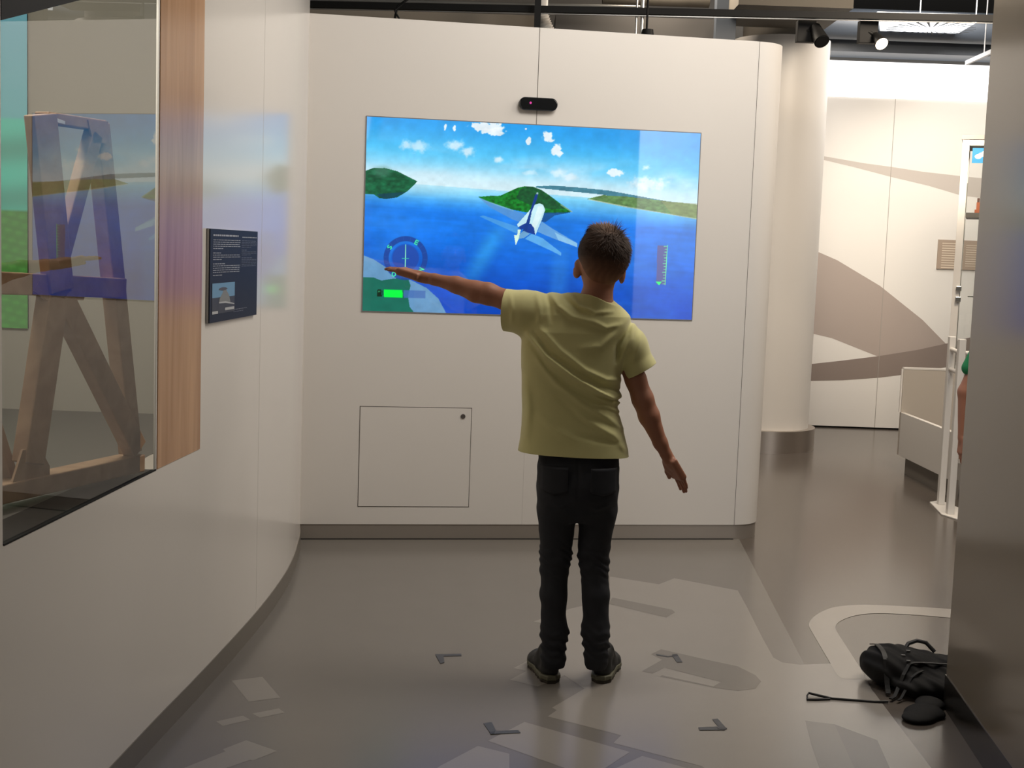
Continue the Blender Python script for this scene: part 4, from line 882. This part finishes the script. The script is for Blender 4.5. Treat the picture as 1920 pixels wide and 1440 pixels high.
hs_o.matrix_parent_inverse = hair.matrix_world.inverted() if False else hair.matrix_parent_inverse.copy().inverted() @ Matrix.Identity(4)
hs_o.matrix_parent_inverse = Matrix.Identity(4)

# t-shirt
def foldfield(P, folds):
    """px-space fold lines on the back of the cloth -> displacement in metres"""
    v_ = P-CAM; k_ = v_@fwd; X_ = 960+F_PX*(v_@RT)/k_; Y_ = 720-F_PX*(v_@UP)/k_; D = np.zeros(len(P))
    for pts, amp, wd in folds:
        best = np.full(len(P), 1e9); par = np.zeros(len(P)); n_ = len(pts)-1
        for i in range(n_):
            a = np.array(pts[i], float); d = np.array(pts[i+1], float)-a; t = np.clip(((X_-a[0])*d[0]+(Y_-a[1])*d[1])/(d@d), 0, 1); s_ = np.hypot(X_-a[0]-d[0]*t, Y_-a[1]-d[1]*t); m_ = s_ < best; best = np.where(m_, s_, best); par = np.where(m_, (i+t)/n_, par)
        D += amp*np.exp(-(best/(wd*.8))**2)*np.sin(np.pi*np.clip(par*.9+.05, 0, 1))**.7
    return D
def Z1(*p): return [(700+a/2.88, 400+b/2.88) for a, b in p]
FOLDS = [(Z1((830, 650), (930, 770), (1060, 870), (1200, 960), (1330, 1020)), .0065, 5), (Z1((870, 640), (960, 760), (1090, 850), (1230, 930), (1340, 960)), -.005, 5),
         (Z1((900, 620), (1010, 740), (1150, 850), (1260, 900), (1330, 900)), .0045, 6), (Z1((850, 700), (950, 850), (1080, 950), (1230, 1030), (1340, 1080)), -.004, 6),
         (Z1((880, 780), (990, 920), (1130, 1030), (1260, 1100), (1340, 1160)), .004, 7), (Z1((1180, 1030), (1270, 1050), (1340, 1075)), .004, 4), (Z1((1200, 980), (1290, 1010), (1350, 1010)), -.005, 4),
         (Z1((1140, 910), (1220, 960), (1300, 1000)), .005, 4), (Z1((1060, 1060), (1160, 1130), (1300, 1200), (1360, 1280)), .004, 8), (Z1((1000, 1000), (1120, 1110), (1240, 1190)), -.003, 8),
         (Z1((960, 430), (1000, 500), (1080, 560), (1200, 590)), .005, 6), (Z1((1000, 420), (1050, 480), (1120, 530), (1230, 545)), -.004, 6), (Z1((930, 430), (955, 500), (960, 580)), -.004, 6), (Z1((880, 420), (895, 500), (900, 600)), .003, 7),
         (Z1((1050, 430), (1110, 500), (1200, 540), (1290, 530)), .004, 5), (Z1((1400, 570), (1370, 640), (1320, 720), (1310, 800)), -.006, 6), (Z1((1410, 600), (1390, 680), (1350, 760), (1330, 830)), .004, 6), (Z1((1370, 560), (1300, 660), (1230, 720), (1120, 730)), .003, 9),
         (Z1((1450, 640), (1430, 720), (1400, 800)), .003, 6), (Z1((820, 900), (840, 1050), (830, 1200)), .003, 10), (Z1((1180, 580), (1260, 620), (1330, 600)), .003, 6), (Z1((1100, 1200), (1200, 1220), (1340, 1240)), -.003, 7), (Z1((900, 1100), (1000, 1180), (1100, 1230)), .003, 9), (Z1((740, 440), (750, 520), (745, 600)), .002, 6)]
ylv = (560, 572, 590, 622, 660, 690, 720, 740, 758, 775, 800, 825, 852, 875)
lft = (1080, 1040, 1003, 978, 977, 977, 979, 979, 979, 979, 978, 975, 970, 968); rgt = (1150, 1165, 1180, 1178, 1170, 1164, 1163, 1166, 1158, 1162, 1168, 1174, 1179, 1182)
def shirtf(P):
    zz = [T(1075, y, YB)[2] for y in ylv]; xx = [(T(a, y, YB)[0]+T(b, y, YB)[0])/2 for a, b, y in zip(lft, rgt, ylv)]; hw = [(T(b, y, YB)[0]-T(a, y, YB)[0])/2 for a, b, y in zip(lft, rgt, ylv)]
    # the shoulder line slopes down to the right: shear z with x above the chest
    D = stack(P, zz, xx, [YB]*14, hw, (.05, .062, .080, .092, .096, .098, .096, .094, .092, .094, .098, .101, .104, .105), 2.4)
    col_ = chain(P, [T(1112, 600, YB-.01), T(1118, 540, YB-.012)], [mpx(40), mpx(34)]); pc3 = T(1117, 559, YB-.06); pn3 = nrm((.37, .40, 1)); col_ = np.maximum(col_, (P-pc3)@pn3); D = smin(D, col_, .022)
    D = smin(D, chain(P, [T(1035, 592, YB), T(985, 586, YB+.012), T(946, 581, YB+.027), T(925, 579, YB+.04)], [mpx(42), mpx(40), mpx(37), mpx(36)], .02), .018)
    D = smin(D, chain(P, [T(1060, 588, YB), T(1105, 585, YB)], [mpx(36), mpx(34)], .02), .03)
    D = smin(D, chain(P, [T(1145, 612, YB), T(1180, 650, YB), T(1202, 696, YB), T(1214, 722, YB)], [mpx(38), mpx(33), mpx(30), mpx(29.5)], .02), .012)
    D = D-1.75*foldfield(P, FOLDS)*np.where(P[:, 1] < YB+.02, 1, .35)
    return np.maximum(D, -chain(P, [T(1112, 585, YB-.01), T(1116, 566, YB-.01), T(1124, 520, YB-.008)], [mpx(27), mpx(31), mpx(33)]))
vs, Fs = surface_nets(shirtf, (T(905, 600, YB)[0], YB-.15, T(1075, 870, YB)[2]), (T(1250, 600, YB)[0], YB+.17, T(1075, 530, YB)[2]), .0027)
M_SHIRT = mat('lime_jersey', (.64, .60, .275), .85, noise=.03, nscale=60, bump=.25, bscale=900, sheen=.3)
shirt = npmesh('t_shirt', vs, Fs, M_SHIRT, boy, 0)
bm = bmesh.new(); bm.from_mesh(shirt.data)
def cut(co, no, region):
    fs = [f for f in bm.faces if region(f.calc_center_median())]; gset = set(fs); 
    for f in fs: gset.update(f.edges); gset.update(f.verts)
    bmesh.ops.bisect_plane(bm, geom=list(gset), plane_co=co, plane_no=no, clear_inner=False, clear_outer=False)
    kill = [f for f in bm.faces if region(f.calc_center_median()) and (f.calc_center_median()-Vector(co)).dot(Vector(no)) > 0]; bmesh.ops.delete(bm, geom=kill, context='FACES')
ph = T(1075, 849, YB); cut(ph, (-.02, 0, -1), lambda c: c.z < ph[2]+.04)
pl_ = T(948, 580, YB+.027); cut(pl_, nrm((-1, .22, .03)), lambda c: c.x < pl_[0]+.03)
pr_ = T(1201, 695, YB); cut(pr_, nrm((.50, .02, -.84)), lambda c: c.x > T(1172, 700, YB)[0] and c.z < T(1200, 640, YB)[2] and c.z > T(1200, 760, YB)[2])
bmesh.ops.delete(bm, geom=[v_ for v_ in bm.verts if not v_.link_faces], context='VERTS'); bm.to_mesh(shirt.data); bm.free()
sol = shirt.modifiers.new('thickness', 'SOLIDIFY'); sol.thickness = .0024; sol.offset = -1
# neckband
nb_ = MB(); ncen = T(1117, 561, YB-.012); nu = nrm((.19, .35, 1)); na = nrm(np.cross(nu, (0, 1, 0))); nbv = np.cross(nu, na)

# jeans
JF = []
def jeansf(P):
    zz = [T(1084, y, YB)[2] for y in (835, 850, 880, 905, 930, 955, 975)]
    D = stack(P, zz, [T(1084, 880, YB)[0]]*7, [YB, YB, YB-.004, YB-.006, YB-.004, YB, YB], [mpx(v_) for v_ in (74, 76, 77.5, 78, 76, 71, 60)], [.084, .088, .097, .102, .098, .085, .06], 2.5)
    for pts, rad in ((((1046, 915), (1045, 960), (1042, 1040), (1040, 1060), (1038, 1115), (1038, 1172), (1040, 1186), (1038, 1205), (1038, 1232), (1038, 1243)), (37, 37, 29.5, 27, 25, 23.5, 26, 22.5, 22.5, 21)),
                     (((1121, 915), (1120, 960), (1113, 1035), (1114, 1060), (1117, 1115), (1117, 1172), (1116, 1186), (1118, 1205), (1118, 1232), (1118, 1243)), (37, 36, 29.5, 27, 25.5, 24.5, 26, 23.5, 22.5, 21))):
        dy = (0, 0, .012, .010, -.008, -.008, -.008, -.008, -.008, -.008)
        D = smin(D, chain(P, [T(x, y, YB+q) for (x, y), q in zip(pts, dy)], [mpx(r_) for r_ in rad], .014), .012)
    z = P[:, 2]; kz = T(1080, 1050, YB)[2]; az = T(1080, 1205, YB)[2]; x = P[:, 0]; y = P[:, 1]
    wr_ = .0024*np.exp(-((z-kz)/.05)**2)*np.sin(z*210+x*90+2.2*np.sin(x*70+z*40)+y*40)+.0036*np.exp(-((z-az)/.05)**2)*np.sin(z*190+y*55+x*75+1.8*np.sin(x*85+1))+.0012*np.sin(z*95+x*70)*np.sin(x*50+y*45)
    return D-wr_-foldfield(P, JF)*(P[:, 1] < YB)
def Z3(*p): return [(940+a*.3474, 820+b*.3474) for a, b in p]
JF = [(Z3((230, 150), (300, 260), (400, 320)), .003, 5), (Z3((600, 160), (540, 250), (450, 300)), .003, 5), (Z3((415, 90), (415, 250), (410, 330)), -.003, 3), (Z3((250, 360), (320, 380), (390, 350)), .003, 4), (Z3((440, 370), (520, 390), (600, 360)), .003, 4), (Z3((195, 148), (330, 165), (400, 150)), -.0015, 1.5), (Z3((430, 150), (540, 165), (640, 152)), -.0015, 1.5), (Z3((230, 600), (300, 620), (370, 600)), -.003, 4), (Z3((440, 610), (520, 625), (570, 600)), -.003, 4)]
vj, Fj = surface_nets(jeansf, (T(995, 900, YB)[0], YB-.13, T(1080, 1250, YB)[2]), (T(1175, 900, YB)[0], YB+.13, T(1084, 835, YB)[2]), .0030)
jeans = npmesh('jeans', vj, Fj, mat('dark_denim', (.013, .014, .019), .85, noise=.25, nscale=40, bump=.3, bscale=1200), boy, 1)
for px_ in ((1012, 1062), (1104, 1154)):
    zz0 = T(1084, 868, YB)[2]; zz1 = T(1084, 912, YB)[2]; x0_, x1_ = T(px_[0], 890, YB)[0], T(px_[1], 890, YB)[0]; cxp = (x0_+x1_)/2; cc_ = T(1084, 880, YB)[0]
    m_ = MB(); R_ = []
    g_ = lambda x, z: YB-.006-.103*max(.05, (1-(abs(x-cc_)/.134)**2.5))**(1/2.5)-.0035
    n_ = 10; V = []
    for j in range(n_+1):
        for i in range(n_+1):
            u = i/n_; v2 = j/n_; zb3 = zz1-.012*(1-abs(2*u-1)); z = zz0+(zb3-zz0)*v2; x = x0_+(x1_-x0_)*(u if True else u); V.append((x, g_(x, z), z))
    m_.add(V, [(j*(n_+1)+i, (j+1)*(n_+1)+i, (j+1)*(n_+1)+i+1, j*(n_+1)+i+1) for j in range(n_) for i in range(n_)])
    o = m_.build('back_pocket', MATS['dark_denim'], boy, smooth=True); sm_ = o.modifiers.new('t', 'SOLIDIFY'); sm_.thickness = .004; sm_.offset = 1
    o.parent = jeans; o.matrix_parent_inverse = Matrix.Identity(4)

# shoes
M_SH = mat('shoe_black', (.014, .014, .014), .6, noise=.2, nscale=60); M_SOLE = mat('sole_olive', (.12, .115, .075), .6); M_SOLE2 = mat('sole_dark', (.035, .028, .018), .7)
for cx_, toe, lab in ((1033, (1009, 1240), 'left'), (1126, (1142, 1240), 'right')):
    hl = fl(cx_, 1281); hl[2] = 0; tt = fl(*toe); tt[2] = 0; dr = nrm(tt-hl); LS = .225; toe_ = hl+dr*LS; sdv = np.cross(dr, (0, 0, 1)); RS = np.array([dr, sdv, (0, 0, 1.)])
    out = -1 if lab == 'left' else 1
    hl2 = hl+dr*.030
    def loc(a, b, c): return hl2+dr*a+sdv*b+np.array([0, 0, c])
    def uf(P):
        D = cone(P, loc(.0, 0, .040), loc(.05, 0, .046), .031, .035); D = smin(D, cone(P, loc(-.002, 0, .080), loc(.032, 0, .090), .031, .034), .02)
        D = smin(D, cone(P, loc(.06, 0, .052), loc(.145, .004*out, .030), .036, .030), .03); D = smin(D, ell(P, loc(.135, .006*out, .026), (.06, .042, .028), RS), .02)
        q = (P-hl2)@RS.T; return np.maximum(D, .016-P[:, 2])+.0008*np.sin(q[:, 0]*160)*np.sin(q[:, 2]*130)
    def wid(a): return np.interp(a, [-.035, -.02, .03, .08, .13, .17, .192], [.012, .030, .033, .033, .043, .036, .012])
    def so_(z0, z1, grow):
        def g(P):
            q = (P-hl2)@RS.T; d = np.abs(q[:, 1]-.004*out*np.clip(q[:, 0]/.1, 0, 1))-wid(q[:, 0])-grow; d = np.maximum(d, np.maximum(-.036-grow-q[:, 0], q[:, 0]-.194-grow))
            zt_s = z1+.012*np.clip((q[:, 0]-.12)/.07, 0, 1)**2; dz = np.maximum(z0-P[:, 2], P[:, 2]-zt_s); return np.maximum(d, dz)+.0006*np.sin(q[:, 0]*220)*(P[:, 2] < z1-.004)
        return g
    bx0 = np.minimum(hl2-.09, toe_-.09); bx1 = np.maximum(hl2+.09, toe_+.09)
    shoe = bpy.data.objects.new('shoe', None); COL.objects.link(shoe); shoe.location = tuple(hl2); link(shoe, boy); shoe['label'] = lab+' shoe, black with olive sole'
    for nm, f_, m_, z0, z1, h_ in (('upper', uf, M_SH, .0, .13, .003), ('midsole', so_(.011, .026, .004), M_SOLE, .0, .05, .0025), ('outsole', so_(.0005, .0125, .002), M_SOLE2, -.006, .035, .0025)):
        vv_, Fv = surface_nets(f_, (bx0[0], bx0[1], z0-.006), (bx1[0], bx1[1], z1), h_); o = npmesh(nm, vv_, Fv, m_, None, 2)
        o.parent = shoe; o.matrix_parent_inverse = Matrix.Translation(shoe.location).inverted()
    m_ = MB(); m_.bar(loc(-.0285, -.016, .066), loc(-.0285, .016, .066), .003, .003); o = m_.build('heel_tab', mat('tab_grey', (.18, .18, .17), .4) if lab == 'left' else MATS['tab_grey']); o.parent = shoe; o.matrix_parent_inverse = Matrix.Translation(shoe.location).inverted()

# child mostly hidden by the right wall
Y2 = 5.25; k2 = Y2/F_PX
pc_ = T(1795, 700, Y2); bx_ = pc_[0]+.225
kid = thing('person', 'person in green top almost hidden by the right wall, only arm showing', 'person', (bx_, Y2, 0))
hw2 = T(1797, 815, Y2)
def kidf(P):
    D = ell(P, (bx_, Y2+.01, 1.33), (.075, .09, .105)); D = smin(D, cone(P, (bx_, Y2, 1.25), (bx_, Y2, 1.15), .045, .05), .02)
    D = smin(D, stack(P, [.62, .8, .95, 1.1, 1.16], [bx_]*5, [Y2]*5, [.125, .115, .125, .13, .06], [.085, .075, .085, .08, .05]), .03)
    for sg_ in (-1, 1):
        sh = np.array([bx_+sg_*.10, Y2, 1.11]); el_ = np.array([bx_+sg_*.168, Y2-.01, .90]) if sg_ > 0 else T(1811, 735, Y2); wr2 = np.array([bx_+sg_*.18, Y2-.02, .72]) if sg_ > 0 else T(1806, 820, Y2-.01)
        D = smin(D, chain(P, [sh, el_, wr2], [.040, .031, .021]), .02); D = smin(D, hand(P, wr2, (-.05*sg_*-1, -.05, -1), (0, -1, 0), (sg_, 0, 0), .85), .01)
        D = smin(D, chain(P, [(bx_+sg_*.06, Y2, .65), (bx_+sg_*.065, Y2, .38), (bx_+sg_*.07, Y2+.01, .07)], [.068, .045, .032]), .03); D = smin(D, cone(P, (bx_+sg_*.07, Y2+.02, .035), (bx_+sg_*.08, Y2-.12, .03), .035, .028), .02)
    D = smin(D, cone(P, (bx_, Y2-.08, 1.33), (bx_, Y2-.1, 1.305), .008, .01), .01)
    return D
vk, Fk = surface_nets(kidf, (bx_-.30, Y2-.2, -.002), (bx_+.30, Y2+.16, 1.46), .005); npmesh('body', vk, Fk, M_SKIN, kid, 2)
def kshf(P):
    D = stack(P, [.66, .8, .95, 1.1, 1.165, 1.2], [bx_]*6, [Y2]*6, [.14, .128, .132, .128, .075, .05], [.10, .09, .10, .095, .065, .05])
    for sg_ in (-1, 1): D = smin(D, cone(P, (bx_+sg_*.11, Y2, 1.11), (T(1817, 690, Y2) if sg_ < 0 else np.array([bx_+.165, Y2, 1.01])), .045, .030), .02)
    return D
vk, Fk = surface_nets(kshf, (bx_-.28, Y2-.16, .6), (bx_+.28, Y2+.16, 1.25), .005); npmesh('green_top', vk, Fk, mat('green_cloth', (.01, .20, .07), .8), kid, 2)
def kpf(P):
    D = ell(P, (bx_, Y2, .66), (.13, .095, .09))
    for sg_ in (-1, 1): D = smin(D, chain(P, [(bx_+sg_*.06, Y2, .65), (bx_+sg_*.065, Y2, .38), (bx_+sg_*.07, Y2+.01, .10)], [.075, .055, .045]), .02)
    return D
vk, Fk = surface_nets(kpf, (bx_-.2, Y2-.16, .03), (bx_+.2, Y2+.16, .8), .006); npmesh('trousers', vk, Fk, mat('kid_trousers', (.03, .03, .04), .85), kid, 2)
vk, Fk = surface_nets(lambda P: np.maximum(ell(P, (bx_, Y2+.018, 1.345), (.083, .095, .105)), -(P[:, 2]-(1.36-.9*(P[:, 1]-Y2)))*.7), (bx_-.12, Y2-.12, 1.2), (bx_+.12, Y2+.15, 1.47), .005); npmesh('hair', vk, Fk, mat('kid_hair', (.03, .02, .012), .6), kid, 2)

# ================================================================== BACKPACK
M_BAG = mat('bag_black', (.0045, .004, .004), .75, spec=.25, noise=.3, nscale=40, bump=.3, bscale=500); M_STRAP = mat('strap_black', (.011, .0105, .0105), .5, spec=.3)
bg = thing('backpack', 'black backpack slumped on the floor against the right wall corner', 'backpack', tuple(fl(1700, 1310)))
b0 = fl(1700, 1310)
def bagf(P):
    c = np.array([1.335, 4.28, .058]); D = ell(P, c, (.125, .125, .064), np.array([nrm((1, -.12, -.12)), nrm((.12, 1, 0)), nrm((.12, 0, 1))]))
    D = smin(D, ell(P, (1.53, 4.24, .052), (.16, .12, .054)), .05); D = smin(D, ell(P, (1.40, 4.14, .036), (.12, .06, .036)), .03)
    D = smin(D, cone(P, (1.245, 4.33, .045), (1.26, 4.22, .04), .03, .03), .03)
    D = D+.004*np.sin(P[:, 0]*55+P[:, 2]*40)*np.sin(P[:, 1]*45)+.0025*np.sin(P[:, 0]*120+P[:, 1]*60+P[:, 2]*90)
    return np.maximum(D, .001-P[:, 2])
vk, Fk = surface_nets(bagf, (1.14, 4.02, -.006), (1.76, 4.5, .22), .004); npmesh('bag_body', vk, Fk, M_BAG, bg, 2)
def raycastbag(x, y, z0=.3):
    zz = np.linspace(z0, 0, 160); d = bagf(np.array([(x, y, z) for z in zz])); i = np.argmax(d < 0); return zz[i] if (d < 0).any() else .002
def strap(name, pts2, wd, th=.003, lift=.003, side=(0, 1, 0), closed=False):
    P_ = []
    for i in range(len(pts2)-1):
        for t in np.linspace(0, 1, 8, endpoint=False): a = np.array(pts2[i])*(1-t)+np.array(pts2[i+1])*t; P_.append(a)
    P_.append(np.array(pts2[-1])); hz_ = np.array([raycastbag(p[0], p[1]) for p in P_]); hz_ = np.convolve(np.pad(hz_, 3, mode='edge'), np.ones(7)/7, 'valid'); hz_ = np.maximum(hz_, 0)+.004; Q = [np.array([p[0], p[1], z_+lift]) for p, z_ in zip(P_, hz_)]
    V = []; F = []; n_ = len(Q)
    for i in range(n_):
        d = nrm(Q[min(i+1, n_-1)]-Q[max(i-1, 0)]); s_ = nrm(np.cross(d, (0, 0, 1)))*wd/2; u_ = np.array([0, 0, th]); V += [Q[i]-s_, Q[i]+s_, Q[i]+s_+u_, Q[i]-s_+u_]
    for i in range(n_-1): F += [tuple(4*i+k for k in (j, (j+1) % 4))+tuple(4*(i+1)+k for k in ((j+1) % 4, j)) for j in range(4)]
    F += [(0, 1, 2, 3), tuple(4*(n_-1)+k for k in (3, 2, 1, 0))]; return put(name, V, F, M_STRAP, bg, smooth=False)
strap('compression_strap', [(1.262, 4.37), (1.262, 4.29), (1.262, 4.20), (1.258, 4.13)], .016)
strap('side_strap', [(1.25, 4.08), (1.29, 4.13), (1.33, 4.17), (1.38, 4.185), (1.46, 4.18)], .012, .004)
strap('side_strap', [(1.27, 4.07), (1.32, 4.12), (1.37, 4.15)], .009, .003)
m_ = MB(); a = fl(1519, 1310); b = fl(1655, 1319); c = fl(1668, 1322)
m_.tube([fl(1513, 1308)+up*.006, fl(1516, 1305)+up*.010, fl(1535, 1308)+up*.007, fl(1560, 1312)+up*.004, fl(1600, 1315)+up*.004, fl(1640, 1318)+up*.004, fl(1665, 1319)+up*.006], [.003, .004, .0045, .004, .004, .004, .004], 8)
m_.tube([fl(1513, 1308)+up*.006, fl(1514, 1314)+up*.004, fl(1530, 1314)+up*.004, fl(1556, 1313)+up*.004], [.003, .004, .004, .004], 8)
m_.build('pull_cord', M_STRAP, bg, smooth=True)
m_ = MB(); m_.tube([(1.36, 4.33, .095), (1.38, 4.35, .115), (1.41, 4.355, .125), (1.44, 4.35, .120), (1.465, 4.33, .095)], .007, 8); m_.build('grab_handle', M_STRAP, bg, smooth=True)
# padded shoulder strap lying towards the camera
def padf(P):
    q = P.copy(); q[:, 2] = .010+(P[:, 2]-.010)*3; a = fl(1716, 1352); b = fl(1800, 1350)
    return smin(cone(q, (a[0]+.005, a[1]+.004, .010), (1.325, b[1]+.03, .010), .046, .060), ell(q, (1.365, 4.05, .015), (.045, .05, .05)), .03)/1.8+.0012*np.sin(P[:, 0]*70+P[:, 1]*50)
vk, Fk = surface_nets(padf, (1.10, 3.78, -.012), (1.45, 4.12, .06), .003); npmesh('shoulder_strap', vk, Fk, M_BAG, bg, 2)
for (x_, y_) in ((1.325, 4.22), (1.345, 4.235), (1.33, 4.18)):
    m_ = MB(); m_.box((x_, y_, raycastbag(x_, y_)+.004), .006, .004, .003); m_.build('buckle', mat('buckle_grey', (.10, .10, .10), .35) if y_ == 4.22 else MATS['buckle_grey'], bg)
